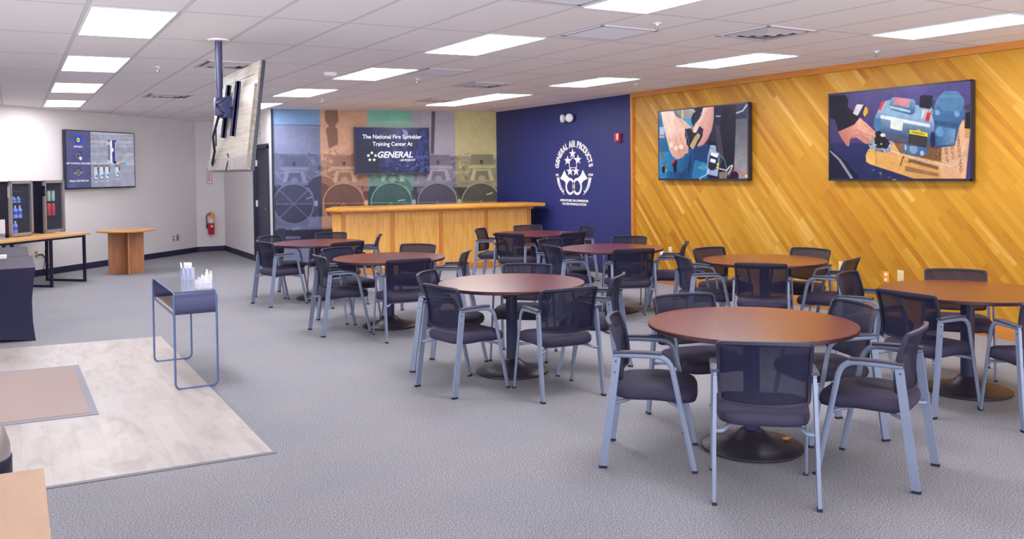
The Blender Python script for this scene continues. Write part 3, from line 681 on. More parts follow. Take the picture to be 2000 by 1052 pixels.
# tint the grey picture band by band
g = P.a[..., :1].copy(); u = (np.arange(P.w)+.5)/P.w
bx = [(P.T([(b, 300)])[0][0]) for b in (624, 714.5, 801.5, 883.5)]
lo = np.array([(17, 19, 46), (50, 24, 24), (6, 32, 42), (27, 23, 44), (22, 20, 32)])/255.; hi = np.array([(138, 148, 182), (226, 180, 148), (168, 212, 190), (188, 184, 198), (226, 216, 156)])/255.
bi = np.searchsorted(np.array(bx), np.arange(P.w)+.5)
P.a = lo[bi][None]*(1-g)+hi[bi][None]*g
hh = P.T([(560, 243)])[0][1]; ytop = (np.arange(P.h) < hh)[:, None, None]; b0 = (bi == 0)[None, :, None]
P.a = np.where(ytop & b0, np.array((112, 148, 190))/255., P.a)
gt = (np.arange(P.h) < P.T([(760, 236)])[0][1])[:, None, None]; P.a = np.where(gt & (bi == 2)[None, :, None], P.a*.4+np.array((88, 176, 156))/255.*.6, P.a)
mur = thing('wall_mural', 'tall wall mural of industrial fans in blue, orange, green, grey and yellow bands', 'mural', M=wallM((*((ML+MR)/2+Vector((ms.y, -ms.x))*.004), CH/2), (ms.x, ms.y, 0), (ms.y, -ms.x, 0)))
MB().box((0, 0, -.0018), (mlen, CH, .0026)).build('backing_sheet', white_pl, mur, 0)
P.soften(8, .022).mesh('printed_picture', mlen, CH, paintmat('mural_print', 0, .55), mur)
struct(MB().box((3.972, 15.385, CH/2), (.03, .03, CH)).build('trim_4', basem, smooth=0))

# ------------------------------------------------------------------ televisions
def tv(label, M, w, h, name='wall_television', depth=.06, stand=.07):
    t = thing(name, label, 'television', M=M)
    MB().box((0, 0, -depth/2), (w, h, depth-.004), bev=.006).build('housing', tvm, t, 30)
    bz = .014; f = MB()
    f.box((0, h/2-bz/2, .001), (w, bz, .006)); f.box((0, -h/2+bz*.9, .001), (w, bz*1.8, .006)); f.box((-w/2+bz/2, 0, .001), (bz, h, .006)); f.box((w/2-bz/2, 0, .001), (bz, h, .006))
    f.build('bezel', tvm, t, 0)
    MB().box((0, 0, -depth-stand/2), (.45, .4, stand)).build('wall_bracket', blackst, t, 0)
    MB().box((0, -h/2+bz*.9, .0045), (.045, .009, .003)).build('badge', mat('badge_grey', lin(150, 150, 160), .4), t, 0)
    return t, w-2*bz, h-bz*2.8, bz*.4
scr = paintmat('screen_picture', .58, .25)
# --- smaller screen on the wood wall (zoom frame of 1329 x 1052)
def q4(a, b, c, d): return [(a, (0, 0)), (b, (1, 0)), (c, (1, 1)), (d, (0, 1))]
P = Paint(330, 190, src=q4((220, 212), (1152, 135), (1152, 930), (220, 925)), bg=(28, 30, 62))
P.poly([(220, 200), (600, 170), (600, 400), (220, 420)], (120, 110, 120)); P.poly([(220, 250), (300, 250), (300, 930), (220, 930)], (30, 110, 170))
P.poly([(400, 190), (560, 180), (640, 240), (560, 330), (470, 300), (440, 250)], (150, 145, 140)); P.line([(470, 190), (475, 290)], 14, (225, 200, 150))
P.line([(560, 190), (620, 225), (700, 240)], 10, (190, 200, 215)); P.poly([(470, 285), (570, 290), (575, 420), (500, 400)], (40, 160, 205))
P.ell(625, 300, 60, 85, (18, 18, 40)); P.ell(630, 300, 42, 62, (30, 34, 66))
P.poly([(230, 370), (275, 375), (280, 460), (228, 455)], (170, 190, 225)); P.line([(225, 475), (280, 480)], 22, (235, 150, 90)); P.poly([(222, 495), (420, 500), (420, 700), (222, 690)], (24, 100, 150))
P.poly([(222, 640), (600, 640), (640, 930), (222, 930)], (40, 138, 190), to=((240, 700), (640, 930), (14, 70, 120))); P.poly([(320, 690), (560, 600), (620, 700), (600, 930), (330, 920)], (34, 116, 168), to=((330, 760), (600, 860), (12, 62, 108)))
for q in range(7): P.line([(300, 850+q*14), (450, 870+q*9), (530, 800+q*16), (560, 640+q*22)], 6, (12, 40, 84), .8)
P.speck((225, 640, 420, 920), 30, 14, [(10, 40, 80), (60, 150, 200)], rng, .6); P.line([(230, 600), (265, 700), (292, 840)], 14, (150, 90, 70)); P.ell(268, 830, 18, 38, (10, 14, 30)); P.ell(292, 838, 9, 22, (190, 160, 130))
P.poly([(355, 740), (415, 730), (405, 865), (380, 865)], (16, 20, 44)); P.ell(369, 745, 14, 18, (240, 30, 40))
P.poly([(570, 580), (740, 560), (760, 930), (600, 930)], (18, 66, 122)); 
for q in range(9): P.line([(585, 600+q*18), (720, 590+q*18)], 7, (10, 24, 60), .8)
P.poly([(600, 730), (720, 760), (720, 930), (560, 930)], (28, 110, 165)); P.ell(690, 800, 40, 34, (60, 140, 180))
P.poly([(740, 520), (840, 560), (860, 400), (900, 140), (1030, 140), (1030, 930), (740, 930)], (14, 14, 36)); P.poly([(815, 360), (860, 365), (900, 700), (860, 800), (830, 560)], (58, 54, 74)); P.poly([(1030, 290), (1150, 300), (1150, 930), (1000, 930), (1015, 640)], (96, 94, 108), to=((1080, 330), (1080, 800), (142, 138, 144))); P.poly([(1030, 140), (1150, 135), (1150, 300), (1030, 300)], (40, 44, 74))
P.line([(1030, 240), (1100, 215), (1145, 150)], 14, (200, 205, 225)); P.line([(820, 268), (872, 268)], 12, (180, 185, 195)); P.line([(1143, 250), (1147, 920)], 8, (90, 88, 98))
# hands
SK, SK2, SK3 = (236, 190, 172), (250, 214, 198), (196, 134, 122)
P.poly([(245, 205), (375, 205), (400, 262), (470, 292), (560, 372), (575, 405), (540, 410), (500, 385), (495, 470), (535, 560), (530, 655), (500, 660), (470, 700), (440, 712), (405, 720), (370, 690), (330, 620), (300, 490), (262, 330)], (246, 208, 192), to=((340, 300), (520, 640), (212, 150, 136)))
P.poly([(280, 230), (330, 230), (365, 300), (385, 420), (350, 500), (315, 450)], SK2, .55)
for a in ([(330, 480), (352, 600), (395, 715)], [(395, 480), (410, 580), (455, 700)], [(440, 470), (470, 560), (515, 655)], [(500, 390), (480, 330), (440, 300)]): P.line(a, 7, SK3, .7)
P.ell(455, 590, 24, 26, SK2); P.ell(400, 600, 22, 26, SK2); P.ell(352, 570, 18, 26, SK2)
P.poly([(690, 170), (802, 165), (800, 290), (780, 410), (735, 510), (700, 560), (640, 590), (625, 570), (680, 490), (690, 400), (650, 370), (615, 440), (575, 430), (600, 350), (650, 290), (672, 240)], (240, 192, 180), to=((640, 300), (790, 420), (188, 126, 122)))
P.poly([(580, 385), (640, 360), (620, 430), (590, 440)], SK2); P.line([(720, 360), (725, 420), (670, 500), (640, 580)], 9, SK3, .8); P.line([(700, 180), (690, 260), (640, 330)], 16, SK2, .6)
P.poly([(500, 400), (560, 390), (580, 430), (545, 600), (515, 560)], (20, 20, 44)); P.poly([(575, 480), (640, 430), (665, 465), (655, 500), (580, 620), (540, 590)], (22, 22, 40)); P.poly([(598, 478), (640, 440), (658, 470), (580, 618), (545, 580)], (202, 172, 118))
for q in range(9): P.line([(590+q*6, 480-q*3), (552+q*7, 585+q*1)], 2, (120, 96, 66), .7)
P.line([(508, 420), (520, 500)], 5, (140, 180, 230)); P.line([(530, 470), (535, 560)], 4, (90, 130, 190))
# switch box and wires
P.poly([(760, 570), (820, 580), (825, 640), (855, 660), (850, 800), (835, 905), (720, 880), (735, 690)], (150, 170, 200)); P.poly([(760, 650), (850, 680), (830, 820), (760, 850), (735, 800)], (24, 30, 60)); P.speck((760, 570, 822, 640), 20, 14, [(210, 225, 240), (80, 100, 140)], rng, .8)
P.poly([(768, 645), (845, 672), (835, 708), (762, 680)], (235, 238, 244)); P.poly([(764, 712), (820, 728), (812, 765), (756, 748)], (235, 238, 244)); P.ell(840, 775, 14, 11, (245, 220, 30)); P.ell(834, 808, 14, 11, (225, 210, 30))
P.line([(862, 678), (905, 720), (925, 800), (935, 900)], 9, (60, 150, 120)); P.line([(850, 820), (930, 842), (962, 800), (990, 785), (985, 810), (945, 880)], 12, (225, 225, 235)); P.line([(948, 905), (980, 850), (1020, 835), (1075, 855), (1090, 890), (1130, 905)], 9, (225, 60, 90)); P.ell(1132, 900, 16, 12, (250, 225, 50))
P.line([(640, 925), (720, 885), (745, 830), (790, 860)], 8, (215, 220, 230)); P.poly([(850, 860), (940, 850), (930, 930), (850, 930)], (150, 140, 120), .8); P.ell(1010, 900, 44, 50, (20, 20, 44)); P.ell(650, 810, 16, 12, (180, 130, 80))
t1, w1, h1, oy = tv('smaller wall television on the wood wall showing two hands holding a filter', wallM((XR-.10, 8.872, 1.99), (0, -1, 0), (-1, 0, 0)), 1.766, .99)
P.soften(4, .04).mesh('screen', w1, h1, scr, t1, z=.0005, origin=(0, oy))
# --- larger screen (zoom frame of 1555 x 1052)
P = Paint(460, 262, src=q4((165, 225), (1388, 105), (1388, 945), (165, 945)), bg=(58, 58, 112))
P.poly([(165, 225), (1388, 105), (1388, 500), (165, 700)], (66, 54, 104), .9, to=((300, 700), (900, 140), (88, 76, 140))); P.poly([(165, 640), (520, 640), (900, 945), (165, 945)], (38, 42, 92)); P.poly([(165, 680), (240, 760), (420, 945), (165, 945)], (22, 22, 48)); P.line([(170, 700), (250, 780), (360, 945)], 22, (150, 145, 160)); P.line([(170, 690), (300, 800), (420, 945)], 14, (18, 18, 40))
CT, CT2 = (226, 164, 88), (196, 132, 66)
P.poly([(505, 690), (480, 740), (482, 800), (520, 822), (900, 945), (1345, 945), (1388, 520), (1330, 430), (1300, 600), (1100, 690), (700, 630)], (236, 178, 100), to=((560, 760), (1200, 900), (206, 146, 84)))
P.poly([(1110, 640), (1320, 440), (1375, 600), (1345, 945), (1130, 945)], (232, 176, 136)); P.poly([(720, 630), (1140, 660), (1130, 800), (780, 730)], (110, 70, 50), .8); P.speck((800, 640, 1140, 800), 160, 16, [(60, 36, 30), (150, 100, 60), (90, 60, 40)], rng, .5); P.line([(560, 700), (575, 820)], 5, (170, 120, 60)); P.line([(810, 745), (780, 835)], 8, (60, 40, 50)); P.speck((520, 700, 1300, 940), 60, 26, [CT2, (240, 184, 110)], rng, .35)
P.poly([(850, 770), (1110, 840), (1105, 868), (848, 800)], (90, 60, 50), .7); P.poly([(825, 835), (1110, 900), (1105, 925), (820, 880)], (110, 76, 60), .6)
BL1, BL2, BL3 = (92, 132, 178), (64, 100, 148), (130, 168, 206)
P.poly([(800, 640), (1010, 670), (1000, 752), (870, 735), (795, 700)], (58, 110, 170)); P.ell(826, 675, 8, 26, (240, 180, 90)); P.ell(895, 690, 36, 40, (130, 150, 180)); P.ell(968, 725, 16, 22, (190, 196, 205))
P.poly([(600, 330), (620, 285), (690, 268), (1060, 340), (1075, 480), (1060, 680), (860, 660), (590, 560), (548, 500), (560, 420)], (150, 186, 218), to=((820, 400), (780, 620), (44, 62, 98)))
P.poly([(640, 560), (1060, 640), (1055, 690), (860, 655), (660, 600)], (120, 96, 100), .5); P.poly([(610, 395), (1040, 478), (1035, 505), (606, 425)], (236, 238, 246)); P.poly([(555, 430), (610, 420), (610, 560), (560, 520)], (70, 120, 172)); P.poly([(600, 330), (670, 270), (1060, 345), (1050, 400), (640, 330)], BL3, .6)
P.poly([(700, 260), (720, 244), (890, 262), (912, 285), (905, 380), (870, 398), (700, 352), (686, 320)], (128, 168, 200), to=((800, 260), (785, 385), (62, 104, 148))); P.poly([(690, 318), (870, 360), (868, 378), (690, 338)], (190, 214, 236)); P.poly([(735, 245), (868, 262), (852, 332), (718, 305)], (226, 190, 200)); 
for q in range(6): P.line([(732-q*3, 252+q*11), (860-q*2, 268+q*11)], 5, (214, 50, 70), .85)
P.line([(640, 283), (600, 355)], 26, (224, 60, 70)); P.line([(655, 285), (615, 352)], 6, (235, 200, 210)); P.poly([(700, 420), (806, 450), (796, 535), (692, 512)], (232, 232, 226)); 
P.poly([(862, 522), (900, 532), (940, 520), (965, 542), (1018, 552), (1016, 586), (858, 558)], (246, 222, 40)); P.poly([(858, 560), (1014, 586), (1002, 678), (852, 640)], (34, 34, 44)); 
for q in range(7): P.line([(868, 572+q*11), (1002, 597+q*11)], 3, (170, 150, 120), .7)
for q in range(7): P.ell(885+q*17, 545+q*3, 5, 6, (40, 40, 50))
P.poly([(960, 350), (1060, 330), (1050, 450), (985, 440)], (190, 190, 205)); P.poly([(1012, 375), (1046, 378), (1030, 450), (994, 452)], (225, 50, 56)); P.line([(985, 355), (965, 430)], 12, (240, 240, 240))
P.poly([(950, 240), (975, 225), (1060, 232), (1058, 310), (1040, 348), (945, 332)], (26, 26, 44)); P.poly([(1060, 280), (1090, 270), (1090, 360), (1050, 370)], (60, 66, 90)); P.speck((1000, 320, 1080, 380), 12, 14, [(190, 60, 80), (200, 200, 210), (40, 40, 60)], rng, .8)
P.poly([(1110, 240), (1165, 192), (1275, 198), (1335, 262), (1335, 400), (1290, 500), (1250, 660), (1100, 680), (1070, 620), (1078, 480), (1055, 400), (1085, 290)], (84, 126, 172), to=((1150, 250), (1200, 660), (46, 78, 128)))
P.poly([(1115, 235), (1165, 192), (1275, 198), (1332, 262), (1300, 370), (1150, 370), (1090, 290)], (96, 142, 184))
for q in range(10): P.line([(1110-q*2, 238+q*14), (1325-q*3, 246+q*14)] if q else [(1160, 212), (1280, 218)], 5, (52, 88, 132), .8)
P.poly([(1070, 440), (1290, 470), (1270, 510), (1080, 480)], (48, 82, 126)); P.ell(1100, 375, 22, 24, (120, 160, 200)); P.ell(1270, 390, 24, 26, (120, 160, 200)); P.poly([(1078, 490), (1260, 520), (1245, 650), (1090, 660)], (58, 96, 146), to=((1090, 600), (1250, 600), (112, 154, 198))); P.ell(1060, 610, 22, 70, (30, 40, 80)); P.ell(1120, 540, 34, 44, (104, 150, 196))
P.poly([(1330, 320), (1388, 300), (1388, 360), (1335, 350)], (70, 60, 70)); P.poly([(1345, 380), (1388, 370), (1388, 520), (1335, 510)], (26, 26, 36)); P.poly([(1338, 515), (1380, 515), (1378, 600), (1335, 590)], (196, 150, 96)); P.line([(1355, 600), (1290, 800), (1230, 848), (1130, 832), (640, 700)], 13, (206, 178, 160)); P.line([(1350, 610), (1285, 800), (1228, 840), (640, 692)], 4, (250, 236, 226))
P.poly([(500, 640), (560, 530), (650, 560), (660, 620), (720, 620), (690, 715), (520, 690)], (150, 156, 176)); P.poly([(555, 545), (600, 530), (660, 600), (690, 640), (660, 690), (560, 660)], (28, 26, 32)); P.ell(628, 570, 22, 16, (214, 214, 214)); P.ell(600, 650, 40, 34, (20, 20, 26)); P.speck((500, 620, 700, 710), 26, 20, [(60, 80, 150), (225, 225, 235), (30, 30, 40)], rng, .7)
P.poly([(168, 230), (300, 225), (328, 262), (324, 330), (430, 410), (380, 480), (245, 540), (215, 440), (168, 420)], (14, 14, 32))
P.poly([(430, 420), (500, 480), (560, 540), (568, 588), (530, 600), (515, 640), (480, 648), (400, 590), (345, 600), (335, 668), (315, 662), (270, 600), (240, 540), (380, 480)], (234, 166, 142), to=((440, 470), (340, 640), (192, 118, 106))); P.poly([(400, 450), (480, 500), (540, 560), (520, 590), (420, 530)], (236, 172, 148), .8); P.line([(345, 595), (430, 560), (515, 625)], 5, (160, 90, 84)); P.line([(400, 520), (470, 560), (560, 585)], 4, (170, 100, 90)); P.line([(470, 480), (540, 545)], 4, (170, 100, 90))
P.poly([(395, 318), (415, 296), (468, 300), (410, 405), (368, 385)], (216, 200, 206)); P.poly([(468, 298), (500, 345), (498, 385), (470, 425), (410, 405)], (36, 40, 84)); P.poly([(478, 320), (500, 345), (498, 380), (468, 418), (456, 380)], (240, 166, 50)); P.line([(410, 300), (462, 304)], 8, (30, 30, 50))
t2, w2, h2, oy = tv('large wall television on the wood wall showing a blue air compressor', wallM((XR-.10, 5.902, 1.99), (0, -1, 0), (-1, 0, 0)), 1.70, .985)
P.soften(4, .04).mesh('screen', w2, h2, scr, t2, z=.0005, origin=(0, oy))
def zt2(x, y):
    q = P.T([(x, y)])[0]; return ((q[0]/P.w-.5)*w2, (.5-q[1]/P.h)*h2+oy)
for s_, x, y, a, z_ in (('COMPRESSOR HEAD', 1290, 700, -84, .046), ('THIS END', 1232, 705, -84, .046), ('SIDE UP', 1180, 730, -84, .046)):
    px, py = zt2(x, y); text(s_, z_, text_d, t2, M=Matrix.Translation((px, py, .0015)) @ Matrix.Rotation(math.radians(a), 4, 'Z'), width=.42 if len(s_) > 9 else .17, extr=.0003)
# --- television over the bar on the mural
mtv_c = Vector((6.09, 15.075))+Vector((ms.y, -ms.x))*.10
t3, w3, h3, oy = tv('wall television on the fan mural reading The National Fire Sprinkler Training Center', wallM((mtv_c.x, mtv_c.y, 2.052), (ms.x, ms.y, 0), (ms.y, -ms.x, 0)), 1.41, .868)
P = Paint(300, 180, bg=(22, 26, 78)); rp = random.Random(5)
P.speck((60, 0, 300, 180), 230, 26, [(10, 12, 52), (40, 50, 118), (16, 20, 66), (70, 84, 150), (12, 14, 56)], rp, .45, 1.6); P.speck((150, 90, 300, 180), 130, 12, [(110, 124, 186), (10, 12, 50), (60, 74, 146)], rp, .5)
P.poly([(0, 50), (14, 44), (24, 60), (40, 80), (44, 180), (0, 180)], (14, 16, 54)); P.ell(34, 66, 8, 10, (20, 22, 62)); P.poly([(20, 84), (50, 80), (60, 180), (20, 180)], (10, 12, 46)); P.ell(60, 58, 9, 11, (30, 32, 80)); P.poly([(40, 76), (74, 72), (92, 110), (96, 180), (46, 180)], (9, 10, 42)); P.poly([(190, 4), (212, 12), (220, 40), (200, 30)], (110, 120, 180)); P.poly([(0, 0), (300, 0), (300, 6), (0, 3)], (16, 20, 66))
P.soften(4, .04).mesh('screen', w3, h3, scr, t3, z=.0005, origin=(0, oy))
text('The National Fire Sprinkler', .105, text_e, t3, M=Matrix.Translation((.0, .258, .0022)), width=1.11, bold=.012, extr=.0005)
text('Training Center At', .105, text_e, t3, M=Matrix.Translation((.005, .125, .0022)), width=.75, bold=.012, extr=.0005)
text('GENERAL', .155, text_e, t3, M=Matrix.Translation((.04, -.075, .0022)), width=.66, bold=.03, shear=.25, extr=.0005)
text('AIR PRODUCTS', .052, text_e, t3, M=Matrix.Translation((.285, -.172, .0022)), width=.28, bold=.02, shear=.2, extr=.0005)
def star_poly(r, cx=0, cy=0, k=.40): return [(cx+(r if i % 2 == 0 else r*k)*math.sin(PI*i/5), cy+(r if i % 2 == 0 else r*k)*math.cos(PI*i/5)) for i in range(10)]
b_ = MB()
for a in range(5): b_.prism(star_poly(.036, -.385+.07*math.sin(2*PI*a/5), -.105+.07*math.cos(2*PI*a/5)), .0015, .0028)
b_.build('star_ring', text_e, t3, 0)
b_ = MB()
for q in range(4): b_.box((.04, -.115+q*.027, .0035), (.70, .003, .0006))
b_.build('speed_lines', mat('screen_navy', (.01, .01, .05), .5, emis=lin(30, 34, 90), estr=.57), t3, 0)
# --- television on the left diagonal wall (zoom frame of 1202 x 1052)
ld = (LB-LA).normalized(); ln = Vector((ld.y, -ld.x))
c4 = Vector((1.39, 17.30))
t4, w4, h4, oy = tv('wall television on the left wall showing chrome air filters on grey siding', wallM((c4.x, c4.y, 1.945), (ld.x, ld.y, 0), (ln.x, ln.y, 0)), 1.75, 1.03)
P = Paint(330, 200, src=q4((103, 120), (1095, 160), (1080, 935), (103, 960)), bg=(150, 152, 172)); rp = random.Random(9)
for q in range(14):
    y0 = 130+q*62; c = rp.randint(148, 172); P.poly([(100, y0), (1100, y0+(q-4)*-2), (1100, y0+56), (100, y0+58)], (c, c+2, c+18)); P.line([(100, y0+60), (1100, y0+58)], 6, (104, 106, 132), .8); P.line([(460+rp.random()*200, y0+54), (900+rp.random()*200, y0+53)], 4, (205, 207, 222), .8)
P.poly([(480, 600), (1100, 640), (1100, 960), (450, 960)], (138, 140, 164), .5); P.poly([(95, 110), (458, 128), (450, 960), (95, 970)], (74, 74, 122), .86)
P.ell(282, 262, 52, 72, (30, 70, 215)); P.ell(282, 262, 32, 46, (74, 74, 122)); P.ell(282, 262, 24, 34, (232, 216, 70)); P.ell(282, 262, 9, 13, (60, 70, 110))
for yy, cc in ((498, (64, 72, 190)), (735, (70, 66, 180))): P.ell(278, yy, 54, 74, cc, .9); P.ell(278, yy, 46, 64, (74, 74, 122))
P.ring(275, 495, 26, 38, 7, (214, 200, 80)); P.ell(308, 530, 20, 26, (225, 226, 235)); P.ring(272, 737, 30, 42, 8, (190, 186, 90)); P.ring(272, 737, 11, 15, 6, (200, 190, 90)); P.ell(225, 748, 8, 12, (200, 200, 90)); P.ell(320, 738, 8, 12, (200, 200, 90))
P.poly([(680, 290), (740, 290), (740, 330), (680, 330)], (176, 178, 196)); P.poly([(705, 330), (745, 330), (740, 590), (700, 590)], (120, 122, 150)); P.poly([(742, 258), (770, 258), (765, 595), (735, 595)], (232, 233, 242)); P.poly([(768, 258), (812, 260), (806, 590), (764, 590)], (70, 66, 130)); P.poly([(812, 262), (826, 262), (818, 575), (806, 575)], (186, 188, 206)); P.ell(730, 266, 20, 14, (90, 92, 120)); P.ell(820, 270, 14, 12, (60, 60, 90)); P.ell(775, 405, 14, 32, (240, 240, 248)); P.poly([(765, 430), (785, 430), (776, 460)], (90, 30, 120)); P.poly([(765, 470), (790, 470), (785, 520), (765, 520)], (60, 40, 190))
P.poly([(480, 600), (900, 585), (900, 615), (480, 625)], (186, 188, 204)); P.ell(712, 575, 24, 22, (200, 202, 216)); P.ell(800, 585, 22, 26, (60, 60, 80)); P.poly([(862, 590), (905, 590), (905, 625), (862, 625)], (214, 120, 60)); P.poly([(905, 594), (960, 590), (968, 612), (908, 622)], (30, 150, 220)); P.ell(985, 608, 14, 16, (190, 176, 196))
for x0, y1 in ((520, 840), (605, 830), (682, 825), (828, 800)):
    P.poly([(x0-32, 620), (x0+34, 618), (x0+32, 660), (x0-30, 662)], (110, 112, 136)); P.poly([(x0-26, 655), (x0+26, 652), (x0+24, y1-62), (x0-22, y1-60)], (208, 208, 220)); P.poly([(x0+24, 655), (x0+40, 655), (x0+38, y1-100), (x0+24, y1-90)], (60, 54, 72)); P.poly([(x0-20, y1-62), (x0+22, y1-62), (x0+14, y1), (x0-12, y1)], (214, 214, 226)); P.ell(x0+8, y1-52, 14, 18, (30, 140, 220)); P.ell(x0, y1+4, 15, 8, (50, 50, 70)); P.ell(x0, y1+22, 9, 12, (230, 230, 240))
P.soften(4, .04).mesh('screen', w4, h4, scr, t4, z=.0005, origin=(0, oy))
def zt4(x, y): q = P.T([(x, y)])[0]; return ((q[0]/P.w-.5)*w4, (.5-q[1]/P.h)*h4+oy)
for s_, x, y, wd in (('EFFICIENT', 280, 362, .2), ('EASY TO INSTALL & PROGRAM', 275, 606, .56), ('HIGHLY COST EFFECTIVE', 278, 860, .45)):
    px, py = zt4(x, y); text(s_, .042, text_e, t4, M=Matrix.Translation((px, py, .0015)), width=wd, bold=.01, extr=.0003)

# ------------------------------------------------------------------ television hanging from the ceiling, seen from behind
HT = thing('hanging_television', 'large flat television on a ceiling pole, seen from behind, silvery back panel', 'television', (1.655, 7.66, 0))
tl = math.radians(7.0); hw, hh_ = .775, .44
def hp(y, v, d=0): # y along the width (world Y), v up along the tilted panel, d towards the back (-X)
    return Vector((math.sin(tl)*v-math.cos(tl)*d, y, 2.112+math.cos(tl)*v+math.sin(tl)*d))
def hbox(mb, y0, y1, v0, v1, d0, d1):
    a = [hp(y0, v0, d0), hp(y1, v0, d0), hp(y1, v1, d0), hp(y0, v1, d0)]; b = [hp(y0, v0, d1), hp(y1, v0, d1), hp(y1, v1, d1), hp(y0, v1, d1)]; mb.loft([a, b]); return mb
hbox(MB(), -hw, hw, -hh_, hh_, -.03, -.005).build('bezel', tvm, HT, 0)
hbox(MB(), -hw+.012, hw-.012, -hh_+.012, hh_-.012, -.034, -.0305).build('screen', mat('dark_screen', (.01, .01, .02), .1), HT, 0)
bp_ = hbox(MB(), -hw+.006, hw-.006, -hh_+.006, hh_-.006, -.005, .012); hbox(bp_, -hw+.03, hw-.03, -hh_+.02, hh_-.19, .012, .03).build('back_panel', panelm, HT, 0)
hbox(MB(), -hw+.01, hw-.01, -hh_+.01, -hh_+.115, .012, .036).build('speaker_bar', mat('speaker_bar_grey', lin(138, 130, 128), .45, .3, noise=(9, .1)), HT, 0)
hbox(MB(), -.62, .05+.3, hh_-.105, hh_-.10, .012, .0135).build('vent_slot', blackst, HT, 0)
for y in (-.24, .13):
    m_ = hbox(MB(), y-.022, y+.022, -.15, .31, .045, .062); hbox(m_, y-.022, y-.016, -.15, .31, .03, .07); hbox(m_, y+.016, y+.022, -.15, .31, .03, .07).build('bracket_arm', mountm, HT, 0)
    hbox(MB(), y-.016, y-.006, -.145, .305, .0625, .066).build('bracket_highlight', steel, HT, 0)
hbox(MB(), -.28, .2, .09, .15, .07, .085).build('crossbar', mountm, HT, 0)
MB().lathe([(.05, -.1), (.05, .1)], 20, M=Matrix.Translation((-.09, -.04, 2.22)) @ Matrix.Rotation(PI/2, 4, 'X')).box((-.075, -.04, 2.22), (.05, .24, .17)).box((-.11, .0, 2.23), (.1, .1, .15), bev=.01).build('tilt_head', mountm, HT)
MB().lathe([(.024, 2.15), (.024, 2.45)], 20, c=(-.118, 0, 0)).build('inner_pole', mountm, HT)
MB().lathe([(.03, 2.38), (.03, CH-.012)], 20, c=(-.118, 0, 0)).build('outer_pole', mat('dark_grey_pole', lin(70, 72, 100), .35, .5), HT)
MB().lathe([(.09, CH-.014), (.09, CH-.001)], 28, c=(-.118, 0, 0)).build('ceiling_plate', white_pl, HT)
MB().tube([(-.12, .05, 2.15), (-.14, .2, 1.98), (-.09, .4, 1.86), (-.09, .52, 1.75), (-.06, .55, 1.70), (-.03, .5, 1.68)], .011, 8).tube([(-.15, .0, 2.2), (-.16, -.1, 2.25), (-.14, -.2, 2.26), (-.1, -.24, 2.3)], .007, 8).tube([(-.1, .05, 2.17), (-.13, .12, 2.08), (-.12, .18, 1.9)], .006, 6).build('black_cable', blackst, HT)
MB().tube([(-.08, -.08, 1.83), (-.07, -.09, 1.78), (-.085, -.1, 1.75), (-.1, -.1, 1.68)], .005, 6).build('signal_cable', blackst, HT)

# ------------------------------------------------------------------ emblem on the navy wall
EM = thing('wall_emblem', 'white company emblem of lettering, stars, horns and laurel on the navy wall', 'wall emblem', M=wallM((XR-.002, 12.085, 1.56), (0, -1, 0), (-1, 0, 0)))
# emblem coordinates from a zoom of the sign: centre x 393, scale
def ez(x, y): return ((x-396)*.00231, (548-y)*.00126)
ex, ey = .505, .425
parts = []
word = 'GENERAL AIR PRODUCTS'
tmp = []
angs = np.linspace(176, 4, len(word)); cw = {'I': .55, ' ': .55, 'A': 1.02}
# even arc-length placement along the ellipse
N = 400; aa = np.radians(np.linspace(176, 4, N)); px = ex*np.cos(aa); py = ey*np.sin(aa); sl = np.concatenate([[0], np.cumsum(np.hypot(np.diff(px), np.diff(py)))])
ws = np.array([cw.get(c, 1.0) for c in word]); cs = (np.cumsum(ws)-ws/2)/ws.sum()*sl[-1]
for ch, s_ in zip(word, cs):
    if ch == ' ': continue
    a = np.interp(s_, sl, aa); x, y = ex*math.cos(a), ey*math.sin(a); tx, ty = -ex*math.sin(a), ey*math.cos(a); ang = math.atan2(-ty, -tx)
    text(ch, .150, None, None, M=Matrix.Translation((x, y+.105, .002)) @ Matrix.Rotation(ang, 4, 'Z') @ Matrix.Diagonal((.74, 1, 1, 1)), bold=.045, extr=.003, collect=tmp)
join_meshes(tmp, 'arched_lettering', logo_w, EM)
for x, y in ((386, 252), (320, 343), (455, 335), (350, 487), (430, 487)):
    cx, cy = ez(x, y); b_ = MB().prism([(p[0]*1.0, p[1]*.78) for p in star_poly(.108, 0, 0)], 0, .006, M=Matrix.Translation((cx, cy, 0)))
    b_.build('star', logo_w, EM, 0)
pent = [ez(*p) for p in ((388, 300), (428, 340), (440, 380), (436, 440), (346, 440), (338, 385), (352, 345))]
b_ = MB()
for a, b in zip(pent, pent[1:]+pent[:1]):
    A, B = Vector(a), Vector(b); n_ = Vector((-(B-A).y, (B-A).x)).normalized()*.006; b_.prism([tuple(A-n_), tuple(B-n_), tuple(B+n_), tuple(A+n_)], .0005, .004)
b_.build('pentagon_outline', logo_w, EM, 0)
